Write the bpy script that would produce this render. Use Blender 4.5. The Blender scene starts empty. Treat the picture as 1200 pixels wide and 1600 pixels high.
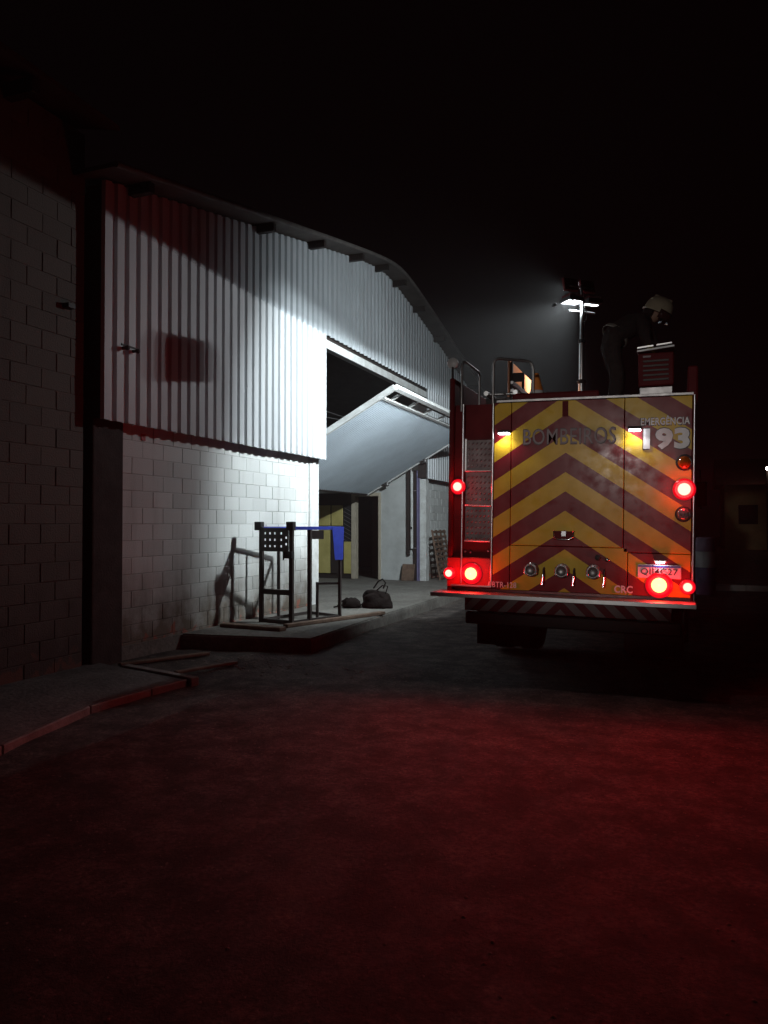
import bpy, bmesh, math, random
from mathutils import Vector, Matrix, noise
random.seed(7)
SC = bpy.context.scene
COL = SC.collection
R = math.radians

# ------------------------------------------------------------------ camera, world, exposure
cam_d = bpy.data.cameras.new('camera'); cam = bpy.data.objects.new('camera', cam_d); COL.objects.link(cam)
cam.location = (6.1, -12.98, 1.6)
cam.rotation_euler = (R(90.907), 0, R(21.0))
cam_d.sensor_fit = 'VERTICAL'; cam_d.sensor_height = 36; cam_d.sensor_width = 27; cam_d.lens = 27.0
cam_d.clip_start = .05; cam_d.clip_end = 1000
SC.camera = cam
W = bpy.data.worlds.new('World'); SC.world = W; W.use_nodes = True
W.node_tree.nodes['Background'].inputs[0].default_value = (.0011, .0005, .0006, 1)     # moonless night sky
W.node_tree.nodes['Background'].inputs[1].default_value = 1.0
SC.view_settings.view_transform = 'Standard'; SC.view_settings.look = 'None'
SC.view_settings.exposure = 0; SC.view_settings.gamma = 1
SC.render.engine = 'CYCLES'
cy = SC.cycles
cy.max_bounces = 6; cy.diffuse_bounces = 3; cy.glossy_bounces = 3; cy.transmission_bounces = 4; cy.volume_bounces = 0
cy.use_denoising = True; cy.sample_clamp_indirect = 3.0; cy.caustics_reflective = False; cy.caustics_refractive = False

# light levels (fire engine lamps, plus the yard lamp behind the camera)
P_FLOOD, P_SPILL, P_UPPER, P_STEP, P_YARD, P_RED = 1400, 175, 370, 3.5, 4600, 82
E_RED_BIG, E_RED, E_RED_SMALL = 60, 38, 36
HAZE = .0018

# ------------------------------------------------------------------ helpers
def wpos(o):
    v = Vector((0, 0, 0))
    while o: v += o.location; o = o.parent
    return v
def link(o, parent=None):
    COL.objects.link(o); o.parent = parent; return o
def empty(name, loc, label=None, cat=None, group=None, kind=None):
    o = bpy.data.objects.new(name, None); COL.objects.link(o); o.location = loc; o.empty_display_size = .2
    tag(o, label, cat, group, kind); return o
def tag(o, label=None, cat=None, group=None, kind=None):
    if label: o['label'] = label
    if cat: o['category'] = cat
    if group: o['group'] = group
    if kind: o['kind'] = kind
    return o

class MB:
    def __init__(s): s.v = []; s.f = []; s.sm = []; s.mi = []
    def add(s, vs, fs, smooth=False, mi=0):
        n = len(s.v); s.v += [tuple(v) for v in vs]
        for f in fs: s.f.append(tuple(i + n for i in f)); s.sm.append(smooth); s.mi.append(mi)
        return s
    def box(s, x0, x1, y0, y1, z0, z1, bev=0, M=None, mi=0):
        b = min(bev, .49*abs(x1-x0), .49*abs(y1-y0), .49*abs(z1-z0))
        if b <= 0:
            vs = [Vector((x, y, z)) for x in (x0, x1) for y in (y0, y1) for z in (z0, z1)]
            fs = [(0,1,3,2), (4,6,7,5), (0,4,5,1), (2,3,7,6), (0,2,6,4), (1,5,7,3)]
        else:
            bm = bmesh.new(); bmesh.ops.create_cube(bm, size=1)
            for v in bm.verts:
                v.co = Vector(((x0+x1)/2 + v.co.x*(x1-x0), (y0+y1)/2 + v.co.y*(y1-y0), (z0+z1)/2 + v.co.z*(z1-z0)))
            bmesh.ops.bevel(bm, geom=bm.edges[:], offset=b, segments=1 if b < .02 else 2, profile=.5, affect='EDGES')
            bm.verts.ensure_lookup_table()
            for i, v in enumerate(bm.verts): v.index = i
            vs = [v.co.copy() for v in bm.verts]; fs = [[v.index for v in f.verts] for f in bm.faces]; bm.free()
        if M is not None: vs = [M @ v for v in vs]
        return s.add(vs, fs, False, mi)
    def bar(s, a, b, w, h=None, up=(0,0,1), bev=0, mi=0):
        a, b = Vector(a), Vector(b); h = h or w; d = (b-a); L = d.length; d.normalize(); u = Vector(up)
        if abs(d.dot(u)) > .99: u = Vector((0,1,0))
        r = d.cross(u).normalized(); u = r.cross(d)
        M = Matrix((r, d, u)).transposed().to_4x4(); M.translation = a
        return s.box(-w/2, w/2, 0, L, -h/2, h/2, bev, M, mi)
    def tube(s, pts, r, n=10, cap=True, mi=0):
        pts = [Vector(p) for p in pts]; rr = r if isinstance(r, (list, tuple)) else [r]*len(pts); vs = []; pu = None
        for i, p in enumerate(pts):
            d = (pts[min(i+1, len(pts)-1)] - pts[max(i-1, 0)]).normalized()
            if pu is None: pu = Vector((0,0,1)) if abs(d.z) < .9 else Vector((1,0,0))
            a = d.cross(pu).normalized(); u = a.cross(d).normalized(); pu = u
            for k in range(n):
                t = 2*math.pi*k/n; vs.append(p + (a*math.cos(t) + u*math.sin(t))*rr[i])
        fs = [(i*n+k, i*n+(k+1) % n, (i+1)*n+(k+1) % n, (i+1)*n+k) for i in range(len(pts)-1) for k in range(n)]
        s.add(vs, fs, True, mi)
        if cap:
            m = len(pts)-1
            s.add(vs[:n], [tuple(range(n))[::-1]], False, mi); s.add(vs[m*n:], [tuple(range(n))], False, mi)
        return s
    def lathe(s, prof, o, axis='z', n=24, mi=0, smooth=True):
        """prof: (radius, height) along axis from o"""
        o = Vector(o); vs = []
        for r, h in prof:
            for k in range(n):
                t = 2*math.pi*k/n; c, q = r*math.cos(t), r*math.sin(t)
                vs.append(o + Vector({'z': (c, q, h), 'x': (h, c, q), 'y': (q, h, c), '-y': (c, -h, q)}[axis]))
        fs = [(i*n+k, i*n+(k+1) % n, (i+1)*n+(k+1) % n, (i+1)*n+k) for i in range(len(prof)-1) for k in range(n)]
        s.add(vs, fs, smooth, mi)
        if prof[0][0] > 1e-5: s.add(vs[:n], [tuple(range(n))[::-1]], False, mi)
        if prof[-1][0] > 1e-5: s.add(vs[-n:], [tuple(range(n))], False, mi)
        return s
    def build(s, name, mats, parent=None, origin=None):
        o0 = wpos(parent) if parent else Vector(origin or (0,0,0))
        me = bpy.data.meshes.new(name)
        me.from_pydata([Vector(v) - o0 for v in s.v], [], s.f)
        for p, sm, mi in zip(me.polygons, s.sm, s.mi): p.use_smooth = sm; p.material_index = mi
        for m in (mats if isinstance(mats, (list, tuple)) else [mats]): me.materials.append(m)
        bm = bmesh.new(); bm.from_mesh(me); bmesh.ops.recalc_face_normals(bm, faces=bm.faces[:]); bm.to_mesh(me); bm.free()
        o = bpy.data.objects.new(name, me); link(o, parent)
        if not parent: o.location = o0
        return o
def B(*a, **k): return MB().box(*a, **k)

def mat(name, col, rough=.6, metal=0, var=None, vscale=4, bump=0, bscale=40, coat=0, emit=None, estr=0, detail=6, spec=.5):
    m = bpy.data.materials.new(name); m.use_nodes = True; nt = m.node_tree; N = nt.nodes; L = nt.links
    b = N['Principled BSDF']; b.inputs['Roughness'].default_value = rough; b.inputs['Metallic'].default_value = metal
    b.inputs['Base Color'].default_value = (*col, 1); b.inputs['Coat Weight'].default_value = coat
    b.inputs['Specular IOR Level'].default_value = spec
    if emit: b.inputs['Emission Color'].default_value = (*emit, 1); b.inputs['Emission Strength'].default_value = estr
    g = N.new('ShaderNodeNewGeometry')
    if var:
        n = N.new('ShaderNodeTexNoise'); n.inputs['Scale'].default_value = vscale; n.inputs['Detail'].default_value = detail
        n.inputs['Roughness'].default_value = .65; L.new(g.outputs['Position'], n.inputs['Vector'])
        r = N.new('ShaderNodeValToRGB'); r.color_ramp.elements[0].position = .35; r.color_ramp.elements[1].position = .68
        r.color_ramp.elements[0].color = (*var, 1); r.color_ramp.elements[1].color = (*col, 1)
        L.new(n.outputs['Fac'], r.inputs['Fac']); L.new(r.outputs['Color'], b.inputs['Base Color'])
        mr = N.new('ShaderNodeMapRange'); mr.inputs['To Min'].default_value = min(1, rough*1.25); mr.inputs['To Max'].default_value = rough*.8
        L.new(n.outputs['Fac'], mr.inputs['Value']); L.new(mr.outputs['Result'], b.inputs['Roughness'])
    if bump:
        n2 = N.new('ShaderNodeTexNoise'); n2.inputs['Scale'].default_value = bscale; n2.inputs['Detail'].default_value = 5
        L.new(g.outputs['Position'], n2.inputs['Vector'])
        bp = N.new('ShaderNodeBump'); bp.inputs['Strength'].default_value = bump; bp.inputs['Distance'].default_value = .02
        L.new(n2.outputs['Fac'], bp.inputs['Height']); L.new(bp.outputs['Normal'], b.inputs['Normal'])
    return m

def wall_paint(name, clean, dirt, brick, dirt_top=1.1, worn=.62):
    """white paint on blocks: splash dirt that climbs from the ground in uneven patches, flaked spots baring red clay"""
    m = mat(name, clean, .75, bump=.35, bscale=60); nt = m.node_tree; N = nt.nodes; L = nt.links; b = N['Principled BSDF']
    g = N.new('ShaderNodeNewGeometry'); sp = N.new('ShaderNodeSeparateXYZ'); L.new(g.outputs['Position'], sp.inputs[0])
    def noise_(sc, det=6, rough=.6, stretch=None):
        n = N.new('ShaderNodeTexNoise'); n.inputs['Scale'].default_value = sc; n.inputs['Detail'].default_value = det; n.inputs['Roughness'].default_value = rough
        if stretch:
            mp = N.new('ShaderNodeMapping'); mp.inputs['Scale'].default_value = stretch; L.new(g.outputs['Position'], mp.inputs[0]); L.new(mp.outputs[0], n.inputs['Vector'])
        else: L.new(g.outputs['Position'], n.inputs['Vector'])
        return n.outputs['Fac']
    def math_(op, a, c, clamp=False):
        n = N.new('ShaderNodeMath'); n.operation = op; n.use_clamp = clamp
        for i, x in enumerate((a, c)):
            if isinstance(x, (int, float)): n.inputs[i].default_value = x
            else: L.new(x, n.inputs[i])
        return n.outputs[0]
    def mix_(fac, a, c):
        n = N.new('ShaderNodeMix'); n.data_type = 'RGBA'
        if isinstance(fac, float): n.inputs[0].default_value = fac
        else: L.new(fac, n.inputs[0])
        for i, x in ((6, a), (7, c)):
            if isinstance(x, tuple): n.inputs[i].default_value = (*x, 1)
            else: L.new(x, n.inputs[i])
        return n.outputs[2]
    low = math_('SUBTRACT', 1.0, math_('DIVIDE', sp.outputs['Z'], dirt_top), True)
    splash = math_('MULTIPLY', low, math_('MULTIPLY', noise_(3.0), 2.3), True)
    streak = math_('MULTIPLY', math_('SUBTRACT', noise_(3.5, 5, .6, (1, 1, .12)), .55, True), 2.2, True)
    grime = math_('ADD', splash, math_('MULTIPLY', streak, .55), True)
    c1 = mix_(math_('MULTIPLY', noise_(.9), .35), clean, tuple(x*.72 for x in clean))
    c2 = mix_(grime, c1, dirt)
    flake = math_('MULTIPLY', math_('SUBTRACT', math_('MULTIPLY', noise_(5.5, 4, .5), math_('ADD', math_('SUBTRACT', 1.0, math_('DIVIDE', sp.outputs['Z'], .62), True), .5)), worn), 14.0, True)
    oi = N.new('ShaderNodeObjectInfo'); tone = math_('ADD', math_('MULTIPLY', oi.outputs['Random'], .17), .86)
    c3 = mix_(flake, c2, brick); tm = N.new('ShaderNodeMix'); tm.data_type = 'RGBA'; tm.blend_type = 'MULTIPLY'; tm.inputs[0].default_value = 1
    L.new(c3, tm.inputs[6]); L.new(tone, tm.inputs[7]); L.new(tm.outputs[2], b.inputs['Base Color'])
    return m

M = {}
M['block'] = wall_paint('white_painted_block', (.74, .76, .74), (.17, .14, .11), (.34, .12, .085), 1.25)
M['mortar'] = wall_paint('painted_mortar', (.66, .68, .66), (.10, .085, .07), (.25, .10, .07), 1.3)
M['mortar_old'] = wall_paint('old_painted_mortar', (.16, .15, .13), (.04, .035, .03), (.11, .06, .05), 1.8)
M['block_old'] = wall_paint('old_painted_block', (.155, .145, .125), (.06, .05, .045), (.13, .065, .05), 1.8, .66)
M['sheet'] = wall_paint('zinc_white_sheet', (.68, .71, .73), (.38, .36, .33), (.3, .2, .15), .01)
M['sheet_up'] = wall_paint('zinc_white_sheet_upper', (.62, .66, .69), (.36, .35, .33), (.3, .2, .15), .01)
M['door'] = mat('door_sheet_blue_white', (.58, .66, .73), .5, 0, var=(.50, .57, .63), vscale=1.5, bump=.04, bscale=10)
M['white_paint'] = mat('white_paint', (.72, .74, .73), .6, var=(.5, .5, .48), vscale=5, bump=.15)
M['inner_white'] = mat('inner_white_wall', (.55, .57, .56), .8, var=(.42, .43, .42), vscale=2.5, bump=.1)
M['cream'] = mat('cream_frame', (.52, .46, .36), .6, var=(.4, .35, .27), vscale=5)
M['yellow_wall'] = mat('yellow_painted_board', (.58, .50, .19), .55, var=(.46, .39, .13), vscale=4)
M['dark'] = mat('dark_painted_steel', (.022, .018, .018), .55, var=(.035, .024, .02), vscale=9, bump=.1)
M['pillar_brown'] = mat('brown_pillar', (.045, .03, .027), .8, var=(.03, .02, .018), vscale=5, bump=.3)
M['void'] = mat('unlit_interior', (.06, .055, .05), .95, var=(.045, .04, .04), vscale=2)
for k_ in ('sheet', 'sheet_up'):
    M[k_].node_tree.nodes['Principled BSDF'].inputs['Roughness'].default_value = .5
    for n_ in M[k_].node_tree.nodes:
        if n_.type == 'BUMP': n_.inputs['Strength'].default_value = .04
M['concrete'] = mat('concrete_slab', (.21, .20, .18), .85, var=(.13, .12, .105), vscale=1.7, bump=.5, bscale=30)
M['pavement'] = mat('old_concrete_pavement', (.17, .16, .15), .85, var=(.09, .085, .08), vscale=1.9, bump=.5, bscale=30)
M['kerb'] = mat('kerb_concrete', (.26, .235, .22), .8, var=(.15, .13, .12), vscale=4, bump=.4)
M['ground'] = mat('trodden_dirt_asphalt', (.095, .078, .068), .8, var=(.022, .018, .016), vscale=3.2, bump=.8, bscale=70, detail=15)
for n_ in M['ground'].node_tree.nodes:
    if n_.type == 'VALTORGB': n_.color_ramp.elements[0].position = .40; n_.color_ramp.elements[1].position = .64
    if n_.type == 'TEX_NOISE' and n_.inputs['Scale'].default_value > 50: n_.inputs['Detail'].default_value = 12; n_.inputs['Roughness'].default_value = .75
def grain(m, scale, lo, hi):
    nt = m.node_tree; N = nt.nodes; L = nt.links; b = N['Principled BSDF']; src = b.inputs['Base Color'].links[0].from_socket
    g = N.new('ShaderNodeNewGeometry'); n = N.new('ShaderNodeTexNoise'); n.inputs['Scale'].default_value = scale; n.inputs['Detail'].default_value = 8; n.inputs['Roughness'].default_value = .7
    L.new(g.outputs['Position'], n.inputs['Vector'])
    mr = N.new('ShaderNodeMapRange'); mr.inputs['From Min'].default_value = .36; mr.inputs['From Max'].default_value = .66; mr.inputs['To Min'].default_value = lo; mr.inputs['To Max'].default_value = hi
    L.new(n.outputs['Fac'], mr.inputs['Value'])
    mx = N.new('ShaderNodeMix'); mx.data_type = 'RGBA'; mx.blend_type = 'MULTIPLY'; mx.inputs[0].default_value = 1
    L.new(src, mx.inputs[6]); L.new(mr.outputs['Result'], mx.inputs[7]); L.new(mx.outputs[2], b.inputs['Base Color'])
grain(M['ground'], 38, .18, 2.1); grain(M['ground'], 9, .55, 1.35)
grain(M['concrete'], 16, .7, 1.2); grain(M['pavement'], 16, .65, 1.25)
M['stone'] = mat('gravel', (.22, .19, .165), .85, var=(.12, .10, .09), vscale=14)
M['roof'] = mat('roof_sheet', (.10, .085, .075), .85, var=(.07, .06, .055), vscale=3)
M['verge'] = mat('verge_trim', (.13, .12, .11), .75, var=(.085, .075, .07), vscale=6)
M['blue'] = mat('blue_enamel', (.028, .05, .36), .42, var=(.02, .035, .25), vscale=9, bump=.08)
M['blue_post'] = mat('faded_blue_post', (.20, .18, .32), .6, var=(.14, .13, .23), vscale=6)
M['alu'] = mat('aluminium', (.62, .62, .63), .32, .9, var=(.5, .5, .5), vscale=12)
M['steel'] = mat('chrome_steel', (.6, .6, .62), .16, 1)
M['alu_dull'] = mat('dull_aluminium', (.33, .32, .32), .42, .85, var=(.24, .23, .23), vscale=8)
M['tread'] = mat('dark_tread_plate', (.13, .11, .11), .5, .7, var=(.09, .075, .075), vscale=8)
M['black'] = mat('black_rubber', (.015, .015, .016), .7, bump=.1)
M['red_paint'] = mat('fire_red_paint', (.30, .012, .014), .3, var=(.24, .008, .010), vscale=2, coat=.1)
M['dark_red'] = mat('dark_red_trim', (.10, .006, .008), .6, var=(.075, .005, .007), vscale=3, spec=.12)  # one deep red for trim, roof parts and chest
M['white_gloss'] = mat('white_gloss', (.72, .72, .72), .35, var=(.6, .6, .6), vscale=6)
M['letter'] = mat('reflective_letter', (.76, .75, .76), .45, var=(.66, .64, .65), vscale=12)
M['letter_dim'] = mat('worn_grey_letter', (.22, .17, .18), .5, var=(.19, .145, .155), vscale=14)
M['outline'] = mat('letter_outline', (.03, .012, .014), .5)
M['plate'] = mat('licence_plate_white', (.72, .70, .72), .4, var=(.6, .58, .6), vscale=20)
M['plate_blue'] = mat('licence_plate_blue', (.05, .07, .32), .4)
M['glass'] = mat('dark_glass', (.01, .012, .014), .06, 0, coat=.5)
M['lens_amber'] = mat('amber_lens', (.42, .09, .01), .12, coat=1, var=(.28, .05, .006), vscale=60)
M['lens_clear'] = mat('clear_lens', (.32, .30, .31), .1, .3, coat=1, var=(.12, .1, .1), vscale=70)
M['red_big'] = mat('lit_red_brake_lamp', (.4, .01, .01), .3, emit=(1, .045, .010), estr=E_RED_BIG)
M['red_lit'] = mat('lit_red_lamp', (.4, .01, .01), .3, emit=(1, .028, .022), estr=E_RED)
M['red_small'] = mat('lit_red_marker', (.4, .01, .01), .3, emit=(1, .030, .022), estr=E_RED_SMALL)
M['red_halo'] = mat('red_bloom_outer', (.5, .01, .01), .3, emit=(1, .003, .02), estr=.55)
M['red_glow'] = mat('red_bloom_middle', (.5, .01, .01), .3, emit=(1, .012, .02), estr=2.2)
M['red_hot'] = mat('red_bloom_inner', (.5, .01, .01), .3, emit=(1, .03, .012), estr=12)
M['led'] = mat('lit_white_led', (.8, .8, .8), .3, emit=(.9, .93, 1), estr=22)
M['flood'] = mat('lit_flood_lens', (.8, .8, .8), .3, emit=(.88, .95, 1), estr=7)
M['bulb'] = mat('distant_lit_bulb', (.8, .8, .8), .3, emit=(1, .9, .85), estr=14)
M['wood'] = mat('weathered_wood', (.20, .13, .09), .8, var=(.11, .07, .05), vscale=9, bump=.3)
M['cloth'] = mat('dark_turnout_cloth', (.030, .026, .025), .95, var=(.018, .016, .016), vscale=20, bump=.4, bscale=60, spec=.1)
M['reflect'] = mat('reflective_band', (.16, .15, .13), .5)
M['helmet'] = mat('cream_helmet', (.55, .47, .33), .35, var=(.45, .38, .27), vscale=9, coat=.4)
M['visor'] = mat('helmet_visor', (.05, .02, .02), .15, coat=.6)
M['skin'] = mat('skin', (.36, .20, .14), .6)
M['glove'] = mat('yellow_glove', (.55, .45, .06), .7, var=(.42, .33, .04), vscale=30)
M['orange'] = mat('orange_plastic', (.75, .24, .04), .5, var=(.6, .17, .03), vscale=8)
M['bag'] = mat('black_canvas', (.014, .011, .010), .9, bump=.5, bscale=30, spec=.08)
M['rack'] = mat('orange_red_rack_panel', (.62, .25, .10), .45, var=(.5, .16, .06), vscale=3)
M['drum'] = mat('pale_drum_plastic', (.34, .26, .36), .5, var=(.26, .2, .28), vscale=5)
M['house'] = mat('ochre_house_wall', (.40, .27, .13), .8, var=(.3, .2, .1), vscale=1.5)
M['tile_roof'] = mat('clay_roof', (.14, .06, .04), .85, var=(.1, .04, .03), vscale=4)
M['red_plate'] = mat('small_red_plate', (.45, .04, .05), .5)

def chevron_mat(name, cA, cB, period, slope, xc, ph, rough=.42):
    m = mat(name, cA, rough, coat=.10, spec=.10); nt = m.node_tree; N = nt.nodes; L = nt.links; b = N['Principled BSDF']
    tc = N.new('ShaderNodeTexCoord'); sp = N.new('ShaderNodeSeparateXYZ'); L.new(tc.outputs['Object'], sp.inputs[0])
    def mt(op, a, c=0.):
        n = N.new('ShaderNodeMath'); n.operation = op
        for i, x in enumerate((a, c)):
            if isinstance(x, (int, float)): n.inputs[i].default_value = x
            else: L.new(x, n.inputs[i])
        return n.outputs[0]
    ax = mt('ABSOLUTE', mt('SUBTRACT', sp.outputs['X'], xc))
    t = mt('FRACT', mt('DIVIDE', mt('ADD', mt('ADD', sp.outputs['Z'], mt('MULTIPLY', ax, slope)), ph), period))
    k = mt('GREATER_THAN', t, .5)
    n = N.new('ShaderNodeTexNoise'); n.inputs['Scale'].default_value = 5; n.inputs['Detail'].default_value = 8; L.new(tc.outputs['Object'], n.inputs['Vector'])
    mx = N.new('ShaderNodeMix'); mx.data_type = 'RGBA'; L.new(k, mx.inputs[0]); mx.inputs[6].default_value = (*cA, 1); mx.inputs[7].default_value = (*cB, 1)
    dk = N.new('ShaderNodeMix'); dk.data_type = 'RGBA'; dk.blend_type = 'MULTIPLY'
    r = N.new('ShaderNodeMapRange'); r.inputs['From Min'].default_value = .35; r.inputs['From Max'].default_value = .75; r.inputs['To Min'].default_value = .0; r.inputs['To Max'].default_value = .45
    L.new(n.outputs['Fac'], r.inputs['Value']); L.new(r.outputs['Result'], dk.inputs[0]); L.new(mx.outputs[2], dk.inputs[6]); dk.inputs[7].default_value = (.55, .5, .48, 1)
    L.new(dk.outputs[2], b.inputs['Base Color'])
    n3 = N.new('ShaderNodeTexNoise'); n3.inputs['Scale'].default_value = 9; n3.inputs['Detail'].default_value = 4; L.new(tc.outputs['Object'], n3.inputs['Vector'])
    r3 = N.new('ShaderNodeMapRange'); r3.inputs['From Min'].default_value = .3; r3.inputs['From Max'].default_value = .7; r3.inputs['To Min'].default_value = .12; r3.inputs['To Max'].default_value = .34
    L.new(n3.outputs['Fac'], r3.inputs['Value']); L.new(r3.outputs['Result'], b.inputs['Coat Roughness'])
    r2 = N.new('ShaderNodeMapRange'); r2.inputs['To Min'].default_value = rough*.7; r2.inputs['To Max'].default_value = rough*1.4
    L.new(n.outputs['Fac'], r2.inputs['Value']); L.new(r2.outputs['Result'], b.inputs['Roughness'])
    return m

# ------------------------------------------------------------------ ground, pavements
def axis(lo, hi, a, b, step, far):
    xs = [a + i*step for i in range(int((b-a)/step)+1)]; s = step
    x = a
    left = []
    while x > lo: s *= 1.5; x -= s; left.append(max(x, lo))
    s = step; x = xs[-1]; right = []
    while x < hi: s *= 1.5; x += s; right.append(min(x, hi))
    return left[::-1] + xs + right
gx = axis(-58, 58, -.5, 13, .11, 0); gy = axis(-58, 98, -13.5, 1, .11, 0)
def gz(x, y):
    z = .020*noise.noise((x*.8, y*.8, 0)) + .010*noise.noise((x*2.7, y*2.7, 3)) + .004*noise.noise((x*7, y*7, 5))
    # spoil heaped between the two pavements
    z += .05*math.exp(-((x-1.6)/.75)**2 - ((y+5.15)/.38)**2)*(1 + .7*noise.noise((x*5, y*5, 9)))
    return z - .012
V = [(x, y, gz(x, y)) for y in gy for x in gx]; nx = len(gx)
F = [(j*nx+i, j*nx+i+1, (j+1)*nx+i+1, (j+1)*nx+i) for j in range(len(gy)-1) for i in range(nx-1)]
gm = MB(); gm.add(V, F, True)
tag(gm.build('ground', M['ground']), 'dark trodden dirt and worn asphalt yard in front of the truck', kind='structure')

st = MB(); ico = [Vector(v) for v in ((0,0,1), (.9,0,.2), (.2,.85,.25), (-.8,.4,.2), (-.6,-.65,.2), (.4,-.8,.25), (.3,.2,-.5), (-.3,-.2,-.5))]
icf = [(0,1,2), (0,2,3), (0,3,4), (0,4,5), (0,5,1), (1,6,2), (2,6,3), (3,7,4), (4,7,5), (5,6,1), (6,7,3), (5,7,6)]
def stone(x, y, s):
    M3 = Matrix.Rotation(random.uniform(0, 6.28), 3, 'Z'); z = gz(x, y)
    st.add([M3 @ Vector((v.x*s*random.uniform(.7, 1.3), v.y*s*random.uniform(.7, 1.3), v.z*s*.4)) + Vector((x, y, z + s*.05)) for v in ico], icf)
for _ in range(3800):
    y = random.uniform(-11.6, -4.5); x = random.uniform(1.9, 11); stone(x, y, random.choice((.004, .005, .006, .008, .008, .010, .012)))
for _ in range(300):
    x = random.gauss(1.6, .7); y = random.gauss(-5.2, .32)
    if x > .1 and y < -4.55 and y > -6.4: stone(x, y, random.choice((.008, .01, .014, .02, .028)))
for _ in range(60): stone(random.gauss(3.0, .5), random.gauss(-5.35, .12), random.choice((.01, .014, .02)))
tag(st.build('gravel', M['stone']), 'loose gravel and rubble scattered over the yard', kind='stuff')

def slab(name, poly, z, m, bev=.02, z0=-.15):
    bm = bmesh.new(); vs = [bm.verts.new((x, y, z)) for x, y in poly]; f = bm.faces.new(vs)
    r = bmesh.ops.extrude_face_region(bm, geom=[f])
    bmesh.ops.translate(bm, vec=(0, 0, z0-z), verts=[v for v in r['geom'] if isinstance(v, bmesh.types.BMVert)])
    bmesh.ops.recalc_face_normals(bm, faces=bm.faces[:])
    bmesh.ops.bevel(bm, geom=[e for e in bm.edges if all(v.co.z > z-.001 for v in e.verts)], offset=bev, segments=2, affect='EDGES')
    me = bpy.data.meshes.new(name); bm.to_mesh(me); bm.free(); me.materials.append(m)
    o = bpy.data.objects.new(name, me); return link(o)
pv = slab('pavement', [(-.05, -13.6), (2.5, -13.6), (1.64, -8.9), (1.38, -7.75), (1.43, -7.0), (1.48, -6.5), (-.05, -6.05)], .05, M['pavement'], .006)
tag(pv, 'low concrete pavement running along the left block wall', kind='structure')
ed = [(2.5, -13.6), (1.64, -8.9), (1.38, -7.75), (1.43, -7.0), (1.48, -6.5)]
for (xa, ya), (xb, yb) in zip(ed, ed[1:]):                    # cast kerb faces along its edge
    n_ = max(1, round((yb-ya)/1.0))
    for i in range(n_):
        pa = Vector((xa + (xb-xa)*i/n_ + .024, ya + (yb-ya)*i/n_ + .004, -.012)); pb = Vector((xa + (xb-xa)*(i+1)/n_ + .024, ya + (yb-ya)*(i+1)/n_ - .004, -.012))
        MB().bar(pa, pb, .03, .13 + .003*random.random(), (0,0,1), .008).build('kerb_stone', M['kerb'], pv)
MB().bar((.45, -6.14, .0), (1.58, -6.47, .0), .11, .14, (0,0,1), .012).build('kerb_stone', M['kerb'], pv)
lp = slab('loading_pavement', [(.02, -4.55), (1.80, -4.32), (1.72, -1.4), (1.72, 9), (.02, 9)], .17, M['concrete'])
tag(lp, 'pale concrete loading pavement in front of the open door', kind='structure')

# ------------------------------------------------------------------ warehouse
YA, YB = -6.23, 11.05            # gable ends
JN, JF = -.45, 5.45              # opening
YC, ZC = 2.42, 7.03
def roof_z(y): d = y - YC; return ZC - .205*(math.sqrt(d*d + .7) - .837)
wh = empty('warehouse', (0, 2.4, 0), 'large warehouse with white corrugated gable, block base and curved dark roof', 'warehouse')

blk = {}
def block_mesh(L, H=.192, D=.09, key=None):
    k = (round(L, 3), key)
    if k not in blk:
        bm = bmesh.new(); bmesh.ops.create_cube(bm, size=1)
        for v in bm.verts: v.co = Vector((v.co.x*D, v.co.y*L, v.co.z*H))
        bmesh.ops.bevel(bm, geom=[e for e in bm.edges if all(v.co.x > 0 for v in e.verts)], offset=.0035, segments=1, affect='EDGES')
        me = bpy.data.meshes.new('block'); bm.to_mesh(me); bm.free(); me.materials.append(M[key]); blk[k] = me
    return blk[k]
def block_wall(parent, x, y0, y1, z0, z1, key):
    o0 = wpos(parent); z = z0; row = 0
    while z + .15 < z1:
        y = y0 - (.2 if row % 2 else 0)
        while y < y1 - .03:
            a, b = max(y, y0), min(y+.4, y1)
            if b - a > .05:
                o = bpy.data.objects.new('block', block_mesh(b-a-.008, .192, .09, key)); link(o, parent)
                o.location = Vector((x - .045 + random.uniform(-.003, .0035), (a+b)/2, z+.1)) - o0
                o.rotation_euler = (random.uniform(-.004, .004), random.uniform(-.006, .006), random.uniform(-.006, .006))
            y += .4
        z += .2; row += 1
wl = B(-.25, -.006, -5.70, -.79, -.1, 2.92).build('wall', M['mortar'], wh)
block_wall(wl, 0, -5.70, -.80, 0, 2.85, 'block')
wr = B(-.25, -.006, 5.72, 10.9, -.1, 2.92).build('wall', M['mortar'], wh)
block_wall(wr, 0, 5.74, 8.2, .1, 2.85, 'block')
# posts
B(-.30, .035, -.80, -.452, -.1, 2.95, .015).build('door_post', M['white_paint'], wh)
B(-.015, .15, 5.462, 5.72, -.1, 2.74, .012).build('door_post', M['white_paint'], wh)
B(-.30, .05, -6.21, -5.705, -.1, 2.95, .02).build('corner_pillar', M['pillar_brown'], wh)
B(-.30, .05, 10.9, 11.05, -.1, 2.95, .02).build('corner_pillar', M['pillar_brown'], wh)
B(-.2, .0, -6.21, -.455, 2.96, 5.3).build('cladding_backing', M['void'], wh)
B(-.2, .0, 5.455, 11.0, 2.96, 5.3).build('cladding_backing', M['void'], wh)

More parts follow.
